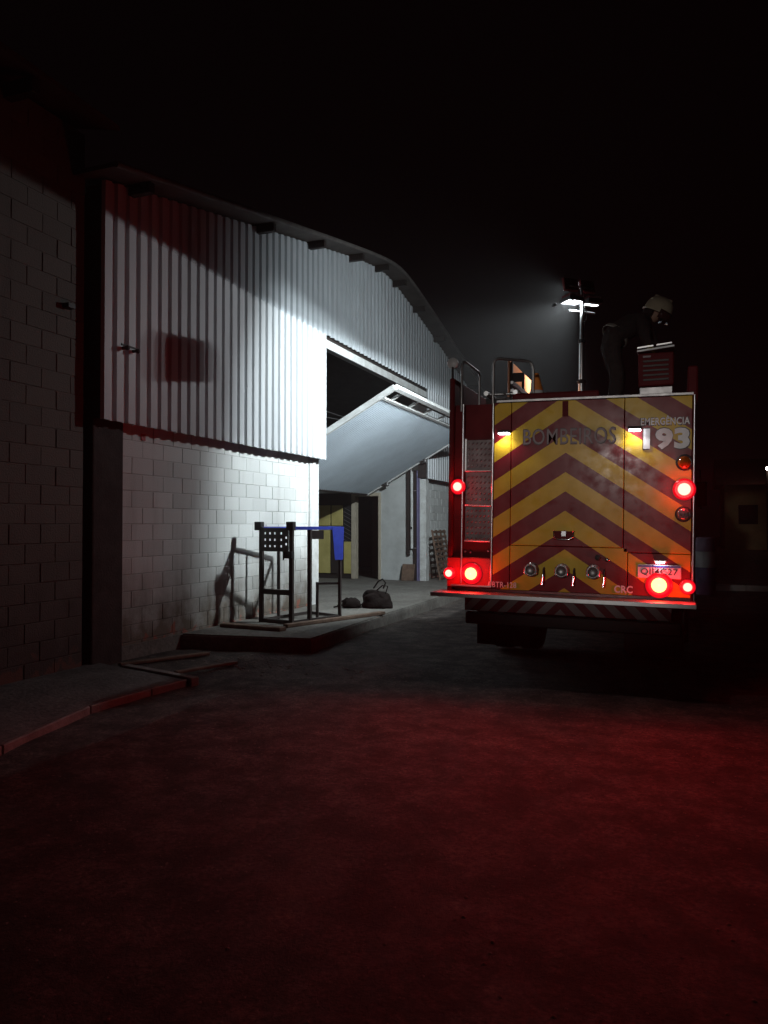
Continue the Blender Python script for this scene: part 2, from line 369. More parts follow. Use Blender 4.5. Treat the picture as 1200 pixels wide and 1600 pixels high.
PITCH, DEP = .2, .036
def profile(y0, y1):
    ys = []; k = math.floor((y0 - YA)/PITCH)
    pts = [(0, 0), (.018, 1), (.118, 1), (.136, 0), (.2, 0)]
    out = []
    n0 = k
    while True:
        base = YA + n0*PITCH
        for a, h in pts[:-1]:
            yy = base + a
            if yy > y1 + 1e-6: break
            if yy >= y0 - 1e-6: out.append((yy, h*DEP))
        n0 += 1
        if YA + n0*PITCH > y1: break
    def hat(yy):
        t = (yy - YA) % PITCH
        for (a, h), (b, g) in zip(pts, pts[1:]):
            if a <= t <= b: return (h + (g-h)*(t-a)/(b-a))*DEP
        return 0
    if not out or out[0][0] > y0 + 1e-4: out.insert(0, (y0, hat(y0)))
    if out[-1][0] < y1 - 1e-4: out.append((y1, hat(y1)))
    return out
def cladding(name, y0, y1, zb, zt, x, m, parent, dz=0):
    p = profile(y0, y1); n = len(p); T = .004; vs = []
    for off in (0, -T):
        for f in (zb, zt):
            for yy, h in p: vs.append((x + h + off, yy, f(yy) if callable(f) else f))
    fs = []
    for i in range(n-1):
        fs.append((i, i+1, n+i+1, n+i)); fs.append((2*n+i, 3*n+i, 3*n+i+1, 2*n+i+1))
        fs.append((i, 2*n+i, 2*n+i+1, i+1)); fs.append((n+i, n+i+1, 3*n+i+1, 3*n+i))
    fs.append((0, n, 3*n, 2*n)); fs.append((n-1, 3*n-1, 4*n-1, 2*n-1))
    return MB().add(vs, fs).build(name, m, parent)
# lower courses of sheets (the left six and those right of the door), upper course up to the roof
ys = [YA + i for i in range(5)] + [YA+5, JN]
for a, b in zip(ys, ys[1:]): cladding('cladding_sheet', a, b-.002, 2.757 + random.uniform(-.006, .006), 5.03, .165 + random.uniform(0, .004), M['sheet'], wh)
for i in range(6): a = JF + .01 + i*.93; cladding('cladding_sheet', a, a+.925, 2.76 + random.uniform(-.006, .006), 5.03, .165, M['sheet'], wh)
for i in range(17):
    a = YA + i*1.0; b = min(a+.998, YB)
    cladding('cladding_sheet', a, b, 5.015, lambda yy: roof_z(yy) - .015, .171 + random.uniform(0, .004), M['sheet_up'], wh)
B(-.05, .165, YA, YA+.012, 2.77, 5.36).build('edge_flashing', M['dark'], wh)
B(-.05, .165, JN-.012, JN, 2.775, 4.80).build('edge_flashing', M['white_paint'], wh)
B(-.05, .165, JF, JF+.012, 2.775, 4.80).build('edge_flashing', M['dark'], wh)
# sheeting rails behind the foot of the cladding
B(.005, .16, YA+.02, JN-.02, 2.80, 2.88).build('sheeting_rail', M['dark'], wh)
B(.005, .16, JF+.02, YB-.1, 2.80, 2.88).build('sheeting_rail', M['dark'], wh)
# lintel
B(.0, .15, JN-.3, JF+.3, 4.80, 4.955, .008).build('lintel', M['white_paint'], wh)
B(.02, .13, JN-.3, JF+.3, 4.965, 5.06).build('lintel_packing', M['dark'], wh)
# roof
rf = MB(); ny = 44; ysr = [YA-.25 + (YB-YA+.5)*i/ny for i in range(ny+1)]; vs = []
for x in (-16, .56):
    for yy in ysr: vs += [(x, yy, roof_z(yy) + .01), (x, yy, roof_z(yy) + .06)]
n2 = 2*(ny+1); fs = []
for i in range(ny):
    a = 2*i
    fs += [(a, a+2, n2+a+2, n2+a), (a+1, n2+a+1, n2+a+3, a+3), (a, a+1, a+3, a+2), (n2+a, n2+a+2, n2+a+3, n2+a+1)]
fs += [(0, n2, n2+1, 1), (2*ny, 2*ny+1, n2+2*ny+1, n2+2*ny)]
roof = rf.add(vs, fs, False).build('roof', M['roof'], wh)
MB().tube([(.57, yy, roof_z(yy) + .035) for yy in ysr], .036, 8).build('verge_trim', M['verge'], roof)
for d in (-8.2, -5.35, -3.6, -1.9, -.55, .55, 1.9, 3.6, 5.35, 7.0, 8.2):
    yy = YC + d; B(-.15, .50, yy-.04, yy+.04, roof_z(yy) - .125, roof_z(yy) - .002, .004).build('purlin', M['dark'], roof)
# interior shell
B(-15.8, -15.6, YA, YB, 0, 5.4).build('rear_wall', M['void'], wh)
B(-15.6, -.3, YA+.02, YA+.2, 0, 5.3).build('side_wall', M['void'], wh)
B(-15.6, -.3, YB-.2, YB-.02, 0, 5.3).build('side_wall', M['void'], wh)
B(-15.6, .018, YA+.2, YB-.2, -.1, .165).build('floor', M['concrete'], wh)
for i, (z, s) in enumerate(((4.02, .0), (3.93, -.03))):
    MB().tube([(-.9 - .7*i, -.40, z), (-.9, 2.5, z - .02), (-.6, 5.5, z - .03 + s)], .010, 6).build('conduit', M['alu_dull'], wh)
# inner cross wall beside the far jamb, with a doorway, cream frame and a yellow boarded bay
iw = B(-1.12, -.02, 5.60, 5.715, .166, 3.6).build('inner_wall', M['inner_white'], wh)
B(-15.0, -1.12, 5.60, 5.75, 2.42, 3.6).build('inner_wall', M['inner_white'], wh)
B(-1.18, -1.115, 5.555, 5.76, .166, 2.42, .006).build('door_frame', M['cream'], wh)
B(-1.94, -1.82, 5.555, 5.76, .166, 2.42, .006).build('door_frame', M['cream'], wh)
B(-1.82, -1.18, 5.555, 5.76, 2.33, 2.42, .006).build('door_frame', M['cream'], wh)
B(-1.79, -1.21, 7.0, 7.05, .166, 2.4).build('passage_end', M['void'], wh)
B(-1.25, -1.2, 5.76, 6.38, .18, 2.3, .005, Matrix.Translation((-1.2, 5.76, 0)) @ Matrix.Rotation(R(38), 4, 'Z') @ Matrix.Translation((1.2, -5.76, 0))).build('inner_door', M['dark'], wh)
for (x0, x1, z0, z1) in ((-2.52, -2.20, 1.56, 2.10), (-2.16, -1.95, .30, 1.14), (-3.6, -2.56, 1.56, 2.10), (-3.6, -2.56, .30, 1.50)):
    B(x0, x1, 5.57, 5.62, z0, z1, .006).build('yellow_board', M['yellow_wall'], wh)
B(-3.7, -1.945, 5.62, 5.75, .166, 2.42).build('boarded_bay', M['dark'], wh)
B(-2.53, -2.32, 5.56, 5.61, .30, 1.50, .004).build('grey_board', M['dark'], wh)
gr = B(-2.18, -1.95, 5.602, 5.615, 1.16, 2.14).build('window_grille', M['black'], wh)
for i in range(9):
    z = 1.2 + i*.105
    MB().bar((-2.17, 5.592, z), (-1.96, 5.592, z - .11 + .0), .014, .014).build('grille_bar', M['alu_dull'], gr)
# tracks, posts and pipes at the far jamb
B(-.39, -.315, 5.53, 5.597, .80, 3.2, .004).build('door_track', M['dark'], wh)
MB().tube([(-.255, 5.55, .98), (-.255, 5.55, 3.3)], .036, 10).build('counterweight_tube', M['white_paint'], wh)
B(-.275, -.235, 5.50, 5.53, 1.47, 1.53, .004).build('track_clamp', M['steel'], wh)
B(-.195, -.125, 5.52, 5.597, .166, 3.3, .004).build('door_track', M['dark'], wh)
for z in (.98, 2.44): B(-.20, -.12, 5.50, 5.515, z, z+.022).build('track_clamp', M['alu'], wh)
for x in (-.085, -.035): MB().tube([(x, 5.50, .166), (x, 5.50, 3.3)], .024, 10).build('blue_guide_post', M['blue_post'], wh)

# tilting door: outer edge high above the yard, inner edge low inside the opening
XO, ZO, XI, ZI = 1.47, 4.0, -1.45, 2.375
dv = Vector((XI-XO, 0, ZI-ZO)); DL = dv.length; du = dv.normalized(); dn = Vector((du.z, 0, -du.x)); dn = dn if dn.z < 0 else -dn
td = empty('tilting_door', (0, 2.5, 3.2), 'wide pale blue white corrugated tilt-up door hanging half open in the gable', 'door')
D0, D1 = JN+.06, JF-.04
def dp(s, y, h=0): return Vector((XO, y, ZO)) + du*s + dn*h
NP = 6
for k in range(NP):
    y0 = D0+.05 + (D1-D0-.1)*k/NP; y1 = D0+.05 + (D1-D0-.1)*(k+1)/NP - .001
    m = MB(); vs = []; cols = []; yy = y0; per = (y1-y0+.001)/10
    while yy < y1 - 1e-4:
        for a, h in ((0, 0), (.012, .014), (.045, .014), (.057, 0)):
            if yy + a < y1: cols.append((yy+a, h))
        yy += per
    cols.append((y1, 0)); n = len(cols)
    for th in (0, -.004):
        for s_ in (.34, DL-.04):
            for c, h in cols: vs.append(dp(s_, c, h + .012 + th))
    fs = []
    for i in range(n-1):
        fs += [(i, i+1, n+i+1, n+i), (2*n+i, 3*n+i, 3*n+i+1, 2*n+i+1), (i, 2*n+i, 2*n+i+1, i+1), (n+i, n+i+1, 3*n+i+1, 3*n+i)]
    fs += [(0, n, 3*n, 2*n), (n-1, 3*n-1, 4*n-1, 2*n-1)]
    m.add(vs, fs).build('door_sheet', M['door'], td)
up_ = dn
for yy in (D0, D1): MB().bar(dp(0, yy), dp(DL, yy), .075, .10, up_, .006).build('side_frame', M['white_paint'], td)
MB().bar(dp(.0, D0+.04), dp(.0, D1-.04), .09, .10, up_, .006).build('outer_rail', M['white_paint'], td)
MB().bar(dp(.085, D0+.04, -.02), dp(.085, D1-.04, -.02), .05, .06, up_).build('outer_rail', M['pillar_brown'], td)
MB().bar(dp(.31, D0+.04), dp(.31, D1-.04), .06, .06, up_, .004).build('sheet_rail', M['white_paint'], td)
MB().bar(dp(DL-.02, D0+.04), dp(DL-.02, D1-.04), .06, .08, up_, .004).build('inner_rail', M['dark'], td)
for k in range(6):
    yy = D0+.5 + k*(D1-D0-1)/5; MB().bar(dp(.03, yy), dp(.30, yy), .05, .05, up_).build('strut', M['white_paint'], td)
for k in range(3):
    s_ = .5 + k*1.2; MB().bar(dp(s_, D0+.04, -.05), dp(s_, D1-.04, -.05), .05, .05, up_).build('cross_rail', M['dark'], td)
for s_, in ((1.55,), (2.72,)):
    p = dp(s_, D1-.03, .07); MB().lathe([(.0, -.03), (.055, -.03), (.055, .03), (.0, .03)], p, 'y', 14).build('roller', M['alu_dull'], td)
    MB().bar(p + Vector((-.12, -.0, -.0)), p + Vector((-.03, 0, -.05)), .08, .06).build('roller_bracket', M['dark'], td)

# wall fixture with two insulators and a small red plate
fx = empty('cable_bracket', (.205, -5.82, 3.64), 'small cable bracket with two insulators on the corrugated wall', 'bracket')
B(.2, .215, -5.94, -5.70, 3.632, 3.652).build('bar', M['dark'], fx)
for yy in (-5.92, -5.74):
    MB().lathe([(.0, 0), (.018, 0), (.018, .05), (.028, .055), (.028, .08), (.012, .09), (0, .09)], (.205, yy, 3.60), 'x', 10).build('insulator', M['dark'], fx)
tag(B(.003, .012, -5.34, -5.26, 2.62, 2.70, .002).build('wall_plate', M['red_plate'], None, (.0, -5.3, 2.6)), 'small square red plate high on the block wall under the cladding', 'plate')

# ------------------------------------------------------------------ neighbouring building on the left
nb = empty('neighbouring_building', (0, -9, 0), 'tall dim block wall building at the left edge beside the brown pillar', 'building')
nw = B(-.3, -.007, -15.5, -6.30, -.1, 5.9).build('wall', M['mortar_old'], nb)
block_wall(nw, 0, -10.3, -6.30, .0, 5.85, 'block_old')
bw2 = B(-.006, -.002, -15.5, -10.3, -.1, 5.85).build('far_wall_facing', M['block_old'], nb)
nr = MB(); rv = [(x, y, 5.9 + dz + (.0 if x > 0 else 1.4)) for x in (.42, -6) for y in (-15.7, -6.24) for dz in (0, .05)]
nr.add(rv, [(0,2,6,4), (1,5,7,3), (0,1,3,2), (4,6,7,5), (0,4,5,1), (2,3,7,6)]).build('roof', M['roof'], nb)
for yy in (-13.5, -11.9, -10.3, -8.7, -7.35): B(-.1, .36, yy-.05, yy+.05, 5.74, 5.89, .005).build('rafter', M['dark'], nb)
B(.0, .085, -6.62, -6.52, 3.9, 3.95).build('pipe_clip', M['dark'], nb)

# ------------------------------------------------------------------ fire engine
TX, TY = 4.99, -5.0
tr = empty('fire_truck', (TX, TY, 0), 'red fire engine seen from behind with yellow chevrons and lit red tail lamps', 'fire truck')
CH = chevron_mat('chevron_tape', (.17, .006, .012), (.62, .39, .022), .395, .655, 0.0, .2375)
CH2 = chevron_mat('bumper_chevron', (.10, .006, .010), (.17, .13, .13), .19, 1.0, 0.0, .0)
def T(mb, name, m, parent=None): return mb.build(name, m, parent or tr)
X0, X1 = 3.74, 6.24
body = T(B(3.80, 6.21, -4.90, -.25, .80, 2.80, .02), 'body', M['red_paint'])
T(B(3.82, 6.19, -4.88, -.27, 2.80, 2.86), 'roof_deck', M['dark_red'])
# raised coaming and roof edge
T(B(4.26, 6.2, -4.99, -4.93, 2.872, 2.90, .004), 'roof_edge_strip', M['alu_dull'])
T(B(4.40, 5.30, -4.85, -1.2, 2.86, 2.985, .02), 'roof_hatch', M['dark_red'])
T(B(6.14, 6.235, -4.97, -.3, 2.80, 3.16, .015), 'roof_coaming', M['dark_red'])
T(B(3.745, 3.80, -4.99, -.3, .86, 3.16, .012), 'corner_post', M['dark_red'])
# rear panels with chevron tape
T(B(4.245, 4.424, -5.0, -4.905, .905, 2.865, .004), 'rear_panel', CH)
hatch = T(B(4.43, 5.557, -5.004, -4.905, 1.375, 2.865, .004), 'rear_hatch', CH)
T(B(5.563, 6.185, -5.0, -4.905, 1.33, 2.865, .004), 'rear_panel', CH)
T(B(4.43, 5.60, -5.0, -4.905, .905, 1.369, .004), 'pump_panel', CH)
T(B(5.606, 6.185, -5.0, -4.905, .905, 1.324, .004), 'rear_panel', CH)
T(B(4.98-.03, 4.98+.03, -5.006, -5.002, 2.70, 2.86), 'panel_notch', M['dark_red'])
for x in (3.905, 4.23, 6.205): T(MB().tube([(x, -4.995, .95), (x, -4.995, 2.87)], .011, 8), 'edge_trim', M['alu'])
# ladder bay at the left
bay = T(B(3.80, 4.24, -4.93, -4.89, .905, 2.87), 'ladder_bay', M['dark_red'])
tp = T(B(3.925, 4.215, -4.945, -4.932, 1.40, 2.49, .003), 'tread_plate', M['tread'])
dm = MB()
for r in range(18):
    for c in range(6):
        x = 3.955 + c*.046 + (.0 if r % 2 else .0); z = 1.43 + r*.06; a = 1 if (r+c) % 1 == 0 else -1
        d = Vector((.016*a, 0, .016)); q = Vector((.006, 0, -.006*a)); p = Vector((x, -4.945, z))
        dm.add([p-d, p+q, p+d, p-q, p-d*.5+Vector((0,-.006,0)), p+d*.5+Vector((0,-.006,0))], [(0,1,4), (1,5,4), (1,2,5), (2,3,5), (3,4,5), (3,0,4)])
o = T(dm, 'tread_studs', M['alu_dull'], tp); o['kind'] = 'stuff'
for z in (2.155, 1.785, 1.405): T(MB().tube([(3.925, -4.965, z), (4.205, -4.965, z)], .010, 8), 'step_rung', M['alu'])
T(B(3.92, 3.935, -4.965, -4.94, 2.15, 2.50), 'plate_edge', M['alu'])
for x, z in ((3.93, 1.29), (3.99, 1.285), (4.18, 1.30), (4.225, 1.295)): T(MB().lathe([(.012, 0), (.012, .015), (.006, .02), (0, .02)], (x, -4.93, z), '-y', 8), 'bolt', M['alu'])
T(B(3.745, 4.24, -5.0, -4.90, .905, 1.23, .01), 'lamp_panel', M['red_paint'])
# tail step
T(B(3.66, 6.235, -5.30, -4.90, .835, .872, .006), 'tail_step', M['alu_dull'])
T(B(3.66, 6.235, -5.318, -5.301, .832, .874, .003), 'step_edge', M['alu'])
T(B(4.02, 6.02, -5.27, -5.235, .70, .832, .004), 'bumper_board', CH2)
T(B(4.0, 6.1, -5.16, -5.06, .55, .67, .01), 'underrun_guard', M['black'])
for x in (4.35, 5.75): T(B(x-.05, x+.05, -5.14, -4.9, .60, .83, .008), 'guard_bracket', M['black'])
for x in (3.84, 5.52): T(B(x, x+.62, -4.0, -3.98, .16, .80), 'mudflap', M['black'])
T(MB().tube([(3.9, -3.1, .5), (6.08, -3.1, .5)], .09, 12).lathe([(.0, -.22), (.15, -.18), (.22, 0), (.15, .18), (0, .22)], (4.99, -3.1, .5), 'y', 16), 'axle', M['black'])
T(MB().tube([(4.3, -4.95, .62), (4.3, -4.2, .62)], .05, 12), 'exhaust_pipe', M['alu_dull'])
T(B(4.6, 5.4, -4.9, 2.0, .55, .80), 'chassis', M['black'])
def wheel(x, y, w, sgn):
    t = T(MB().lathe([(.28, -w/2), (.46, -w/2), (.50, -w/2+.05), (.50, w/2-.05), (.46, w/2), (.28, w/2)], (x, y, .50), 'x', 28), 'wheel', M['black'])
    T(MB().lathe([(.0, -.02), (.12, -.02), (.14, .0), (.28, -.05 if sgn > 0 else .05), (.285, 0), (.285, w*.4), (0, w*.4)], (x + (w/2-.06 if sgn > 0 else -w/2+.06-w*.2), y, .50), 'x', 24), 'rim', M['alu_dull'], t)
for y in (-3.1,):
    wheel(4.0, y, .30, -1); wheel(4.33, y, .28, -1); wheel(5.65, y, .28, 1); wheel(5.98, y, .30, 1)
for x, s in ((3.99, -1), (5.99, 1)): wheel(x, 1.35, .32, s)
# side roller shutters
for sx in (-1, 1):
    xs = 3.797 if sx < 0 else 6.213
    for y0 in (-4.55, -3.05, -1.6):
        m = MB()
        for k in range(18):
            z = 1.0 + k*.095; m.box(min(xs, xs+sx*.012), max(xs, xs+sx*.012), y0, y0+1.25, z, z+.088, .004)
        T(m, 'roller_shutter', M['alu_dull'])['kind'] = 'stuff'
    T(B(min(xs, xs+sx*.01), max(xs, xs+sx*.01), -4.8, -.3, .84, .93), 'side_stripe', M['white_gloss'])
# cab
cb = MB(); sec = [(-.15, .75), (2.45, .75), (2.62, 1.0), (2.60, 1.75), (2.30, 2.78), (2.1, 2.88), (-.15, 2.88)]
nS = len(sec); cb.add([(x, y, z) for x in (3.80, 6.20) for y, z in sec], [tuple(range(nS)), tuple(range(2*nS-1, nS-1, -1))] + [(i, i+nS, (i+1) % nS+nS, (i+1) % nS) for i in range(nS)])
cab = T(cb, 'cab', M['red_paint'])
wv = [(x, y-.0, z) for x in (3.95, 6.05) for y, z in ((2.615, 1.80), (2.345, 2.70))]
T(MB().add([Vector(v) + Vector((0, .012, .004)) for v in wv], [(0, 2, 3, 1)]), 'windscreen', M['glass'])
for sx in (-1, 1):
    x = 3.79 if sx < 0 else 6.21
    for y0, y1 in ((.0, .95), (1.1, 2.2)):
        dr = T(B(min(x, x+.006*sx), max(x, x+.006*sx), y0, y1, .85, 2.75, .003), 'cab_door', M['red_paint'])
        T(B(min(x, x+.012*sx), max(x, x+.012*sx), y0+.08, y1-.08, 1.75, 2.6, .003), 'window', M['glass'], dr)
        T(B(min(x, x+.035*sx), max(x, x+.035*sx), y0+.08, y0+.22, 1.55, 1.59, .005), 'handle', M['black'], dr)
    T(MB().tube([(x, 2.1, 2.6), (x+.22*sx, 2.3, 2.62), (x+.24*sx, 2.3, 1.9)], .014), 'mirror_arm', M['black'])
    T(B(min(x+.16*sx, x+.34*sx), max(x+.16*sx, x+.34*sx), 2.27, 2.33, 1.95, 2.4, .02), 'mirror', M['black'])
    T(MB().lathe([(.09, 0), (.09, .03), (.05, .05), (0, .05)], (4.2 if sx < 0 else 5.8, 2.6, 1.05), 'y', 16), 'headlight', M['lens_clear'])
T(B(3.85, 6.15, 2.40, 2.75, .5, .78, .04), 'front_bumper', M['alu_dull'])
T(B(4.3, 5.7, 1.1, 1.35, 2.88, 3.02, .03), 'light_bar', M['lens_clear'])

# lamps on the rear
def lamp(name, x, z, r, mt_, y=-5.0, label=None):
    h = T(MB().lathe([(r*1.3, 0), (r*1.3, .009), (r*1.08, .011), (r*1.0, .011)], (x, y, z), '-y', 24), name, M['black'])
    T(MB().lathe([(r, .012), (r*.99, .04), (r*.8, .062), (r*.45, .076), (0, .08)], (x, y, z), '-y', 24), 'lens', mt_, h)
    if mt_ in (M['red_big'], M['red_lit'], M['red_small']): [T(MB().lathe([(r*k1, .012+d), (r*(k0+k1)/2, .030+d), (r*k0, .034+d)], (x, y, z), '-y', 24), 'bloom_ring', M[q], h) for k0, k1, d, q in ((1.0, 1.16, .0, 'red_hot'), (1.16, 1.42, -.003, 'red_glow'), (1.42, 1.85, -.006, 'red_halo'))]  # emissive rings added round the lens, painting in the lamp's bloom
    if label: h['label'] = label
    return h
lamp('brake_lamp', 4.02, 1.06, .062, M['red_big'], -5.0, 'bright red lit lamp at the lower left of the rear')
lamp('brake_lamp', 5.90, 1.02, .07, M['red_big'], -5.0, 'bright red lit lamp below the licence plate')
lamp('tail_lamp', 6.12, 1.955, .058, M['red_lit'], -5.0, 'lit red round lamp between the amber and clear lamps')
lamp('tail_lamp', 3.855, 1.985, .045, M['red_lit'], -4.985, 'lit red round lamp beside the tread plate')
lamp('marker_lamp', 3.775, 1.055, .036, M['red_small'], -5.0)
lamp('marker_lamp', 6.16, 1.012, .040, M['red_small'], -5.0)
lamp('indicator_lamp', 6.12, 2.215, .062, M['lens_amber'], -5.0, 'unlit amber round lamp at the upper right')
lamp('reversing_lamp', 6.115, 1.715, .060, M['lens_clear'], -5.0, 'unlit clear round lamp at the right edge')
T(B(3.80, 4.24, -5.04, -5.0, .925, .94), 'lamp_ledge', M['alu'])
RED_BEAMS = [(4.02, 1.06, .35), (5.90, 1.02, .5), (6.12, 1.955, 1.2), (3.855, 1.985, .9)]
def sun_to(d): return Vector(d).normalized().to_track_quat('-Z', 'Y').to_euler()
def spot(name, loc, d, power, half, blend, rad, col=(1, 1, 1)):
    l = bpy.data.lights.new(name, 'SPOT'); l.energy = power; l.spot_size = R(2*half); l.spot_blend = blend; l.shadow_soft_size = rad; l.color = col
    o = bpy.data.objects.new(name, l); COL.objects.link(o); o.parent = tr; o.location = Vector(loc) - Vector((TX, TY, 0)); o.rotation_euler = sun_to(d); return o
for x, z in ((4.36, 2.545), (5.66, 2.545)):
    h = T(B(x-.065, x+.065, -5.085, -5.003, z, z+.028, .006), 'step_light', M['black'])
    T(B(x-.055, x+.055, -5.080, -5.02, z-.016, z-.001, .003), 'led_strip', M['led'], h)
    spot('step_light_beam', (x, -5.05, z-.03), (0, -.32, -1), P_STEP, 80, .5, .02, (1, .97, .95))
for x, z, k in RED_BEAMS: spot('tail_beam', (x, -5.075, z), (.06, -1, -.22), P_RED*k, 64, 1.0, .09, (1, .012, .022))
for x, z, k in [(4.02, 1.06, 4.5), (5.90, 1.02, 4.5), (6.12, 1.955, 1.6), (3.855, 1.985, 1.3), (3.775, 1.055, 1.0), (6.16, 1.012, 1.4)]:   # point lights added before the lenses to throw a bloom-like halo on the panels
    gl = bpy.data.lights.new('halo_light', 'POINT'); gl.energy = k; gl.shadow_soft_size = .035; gl.color = (1, .010, .03)
    go = bpy.data.objects.new('halo_light', gl); COL.objects.link(go); go.parent = tr; go.location = Vector((x, -5.125, z)) - Vector((TX, TY, 0))
# hatch handle
hd = T(B(4.98-.10, 4.98+.10, -5.012, -5.005, 1.44, 1.53, .004), 'hatch_handle', M['dark_red'])
T(MB().tube([(4.88, -5.012, 1.53), (4.885, -5.03, 1.47), (4.92, -5.035, 1.445), (5.04, -5.035, 1.445), (5.075, -5.03, 1.47), (5.08, -5.012, 1.53)], .008, 8), 'grip', M['steel'], hd)
T(B(4.955, 5.005, -5.022, -5.012, 1.475, 1.53, .003), 'lock', M['steel'], hd)
# pump couplings, levers
for x in (4.66, 4.97, 5.28):
    c = T(MB().lathe([(.075, 0), (.075, .02), (.06, .03), (.06, .07), (.068, .075), (.068, .095), (.05, .10), (.045, .09), (0, .09)], (x, -5.0, 1.125), '-y', 24), 'hose_coupling', M['alu_dull'])
    for a in (90, 210, 330): T(B(x+.062*math.cos(R(a))-.012, x+.062*math.cos(R(a))+.012, -5.10, -5.07, 1.125+.062*math.sin(R(a))-.012, 1.125+.062*math.sin(R(a))+.012, .003), 'lug', M['steel'], c)
for x in (4.785, 5.09, 5.385):
    l = T(MB().tube([(x, -5.0, 1.15), (x, -5.06, 1.13), (x+.003, -5.08, 1.08)], .009, 8), 'valve_lever', M['black'])
    T(MB().tube([(x+.002, -5.08, 1.08), (x-.006, -5.09, .98)], .0115, 8), 'grip', M['steel'], l)
T(MB().lathe([(.03, 0), (.03, .015), (.02, .02), (0, .02)], (5.32, -5.0, 1.27), '-y', 16), 'gauge', M['black'])
T(MB().lathe([(.022, 0), (.022, .015), (.015, .02), (0, .02)], (5.41, -5.0, 1.25), '-y', 16), 'gauge', M['steel'])
# licence plate
pl = T(B(5.70, 6.10, -5.012, -5.002, 1.085, 1.215, .004), 'licence_plate', M['plate'])
T(B(5.704, 6.096, -5.0145, -5.0125, 1.19, 1.211), 'plate_band', M['plate_blue'], pl)
T(B(5.85, 5.97, -5.05, -5.003, 1.245, 1.262, .005), 'plate_light', M['alu'])
T(B(5.87, 5.95, -5.047, -5.01, 1.236, 1.244), 'plate_led', M['led'])

def text(s, x0, x1, z0, z1, y, m, name, parent=None, bold=.012, ext=.0015, grow=0):
    c = bpy.data.curves.new('t', 'FONT'); c.body = s; c.size = 1; c.offset = bold; c.extrude = .5; c.resolution_u = 3; c.space_character = 1.06
    o = bpy.data.objects.new('t', c); COL.objects.link(o)
    me = bpy.data.meshes.new_from_object(o.evaluated_get(bpy.context.evaluated_depsgraph_get()))
    bpy.data.objects.remove(o); xs = [v.co.x for v in me.vertices]; ysv = [v.co.y for v in me.vertices]
    a, b, c0, c1 = min(xs), max(xs), min(ysv), max(ysv); o0 = Vector((TX, TY, 0))
    for v in me.vertices:
        v.co = Vector((x0-grow + (v.co.x-a)/(b-a)*(x1-x0+2*grow), y + (ext if v.co.z < 0 else -ext), z0-grow + (v.co.y-c0)/(c1-c0)*(z1-z0+2*grow))) - o0
    me.materials.append(m); q = bpy.data.objects.new(name, me); link(q, parent or tr); return q
def lettered(s, x0, x1, z0, z1, name, m, y=-5.006, out=True, bold=.02):
    if out: text(s, x0, x1, z0, z1, y, M['outline'], name+'_outline', None, bold+.004, .001, .009)
    text(s, x0, x1, z0, z1, y-.004, m, name, None, bold)
lettered('BOMBEIROS', 4.56, 5.475, 2.42, 2.575, 'lettering', M['letter_dim'], -5.008, True, 0)
lettered('EMERGÊNCIA', 5.715, 6.165, 2.585, 2.675, 'lettering', M['letter'])
lettered('193', 5.74, 6.165, 2.345, 2.555, 'lettering', M['letter'], -5.004, True, .05)
text('ABTR-128', 4.19, 4.50, .925, .985, -5.0065, M['letter'], 'lettering', None, .01)
text('CRC', 5.48, 5.655, .925, 1.0, -5.0065, M['letter'], 'lettering', None, .03)
text('QIJ4C27', 5.73, 6.07, 1.10, 1.18, -5.0165, M['outline'], 'plate_number', pl, .008)

# hand rails over the ladder bay, roof ladder, round work lamp
T(MB().tube([(3.87, -4.95, 2.80), (3.87, -4.95, 3.30), (3.88, -4.94, 3.335), (3.90, -4.90, 3.34), (3.90, -4.35, 3.34), (3.90, -4.30, 3.32), (3.90, -4.29, 3.28), (3.90, -4.29, 2.86)], .014, 10), 'hand_rail', M['alu_dull'])
T(MB().tube([(4.215, -4.95, 2.86), (4.215, -4.95, 3.28), (4.23, -4.95, 3.335), (4.27, -4.94, 3.35), (4.54, -4.75, 3.345), (4.58, -4.74, 3.32), (4.60, -4.73, 3.26), (4.60, -4.73, 2.98)], .016, 10), 'hand_rail', M['alu_dull'])
wlamp = T(MB().tube([(3.76, -4.93, 3.15), (3.76, -4.93, 3.29)], .012, 8), 'work_lamp', M['black'])
T(MB().lathe([(.05, .03), (.062, .0), (.062, -.02), (.055, -.028), (0, -.03)], (3.755, -4.90, 3.335), 'y', 20), 'lens', M['white_gloss'], wlamp)
lad = T(MB().tube([(4.03, -4.5, 3.06), (4.03, -.6, 3.06)], .028, 8).tube([(4.36, -4.5, 3.06), (4.36, -.6, 3.06)], .028, 8), 'roof_ladder', M['alu'])
for k in range(13): T(MB().tube([(4.03, -4.4+k*.3, 3.06), (4.36, -4.4+k*.3, 3.06)], .014, 8), 'rung', M['alu'], lad)
for y in (-4.3, -1.0): T(B(3.98, 4.42, y, y+.05, 2.86, 3.03), 'ladder_rest', M['black'])
rk = T(B(3.90, 3.93, -2.75, -1.05, 2.86, 3.80, .006), 'side_rack', M['rack'])
for k, z in enumerate((3.12, 3.36, 3.47)): T(B(3.935, 3.985, -2.74, -1.10, z, z+.045, .006), 'rack_rail', M['alu'] if k else M['white_gloss'], rk)
for y in (-2.72, -1.9, -1.2): T(B(3.932, 3.962, y, y+.05, 2.87, 3.78, .004), 'rack_upright', M['black'], rk)
T(B(3.96, 4.12, -2.74, -2.70, 3.50, 3.62, .01), 'hose_nozzle', M['black'], rk)

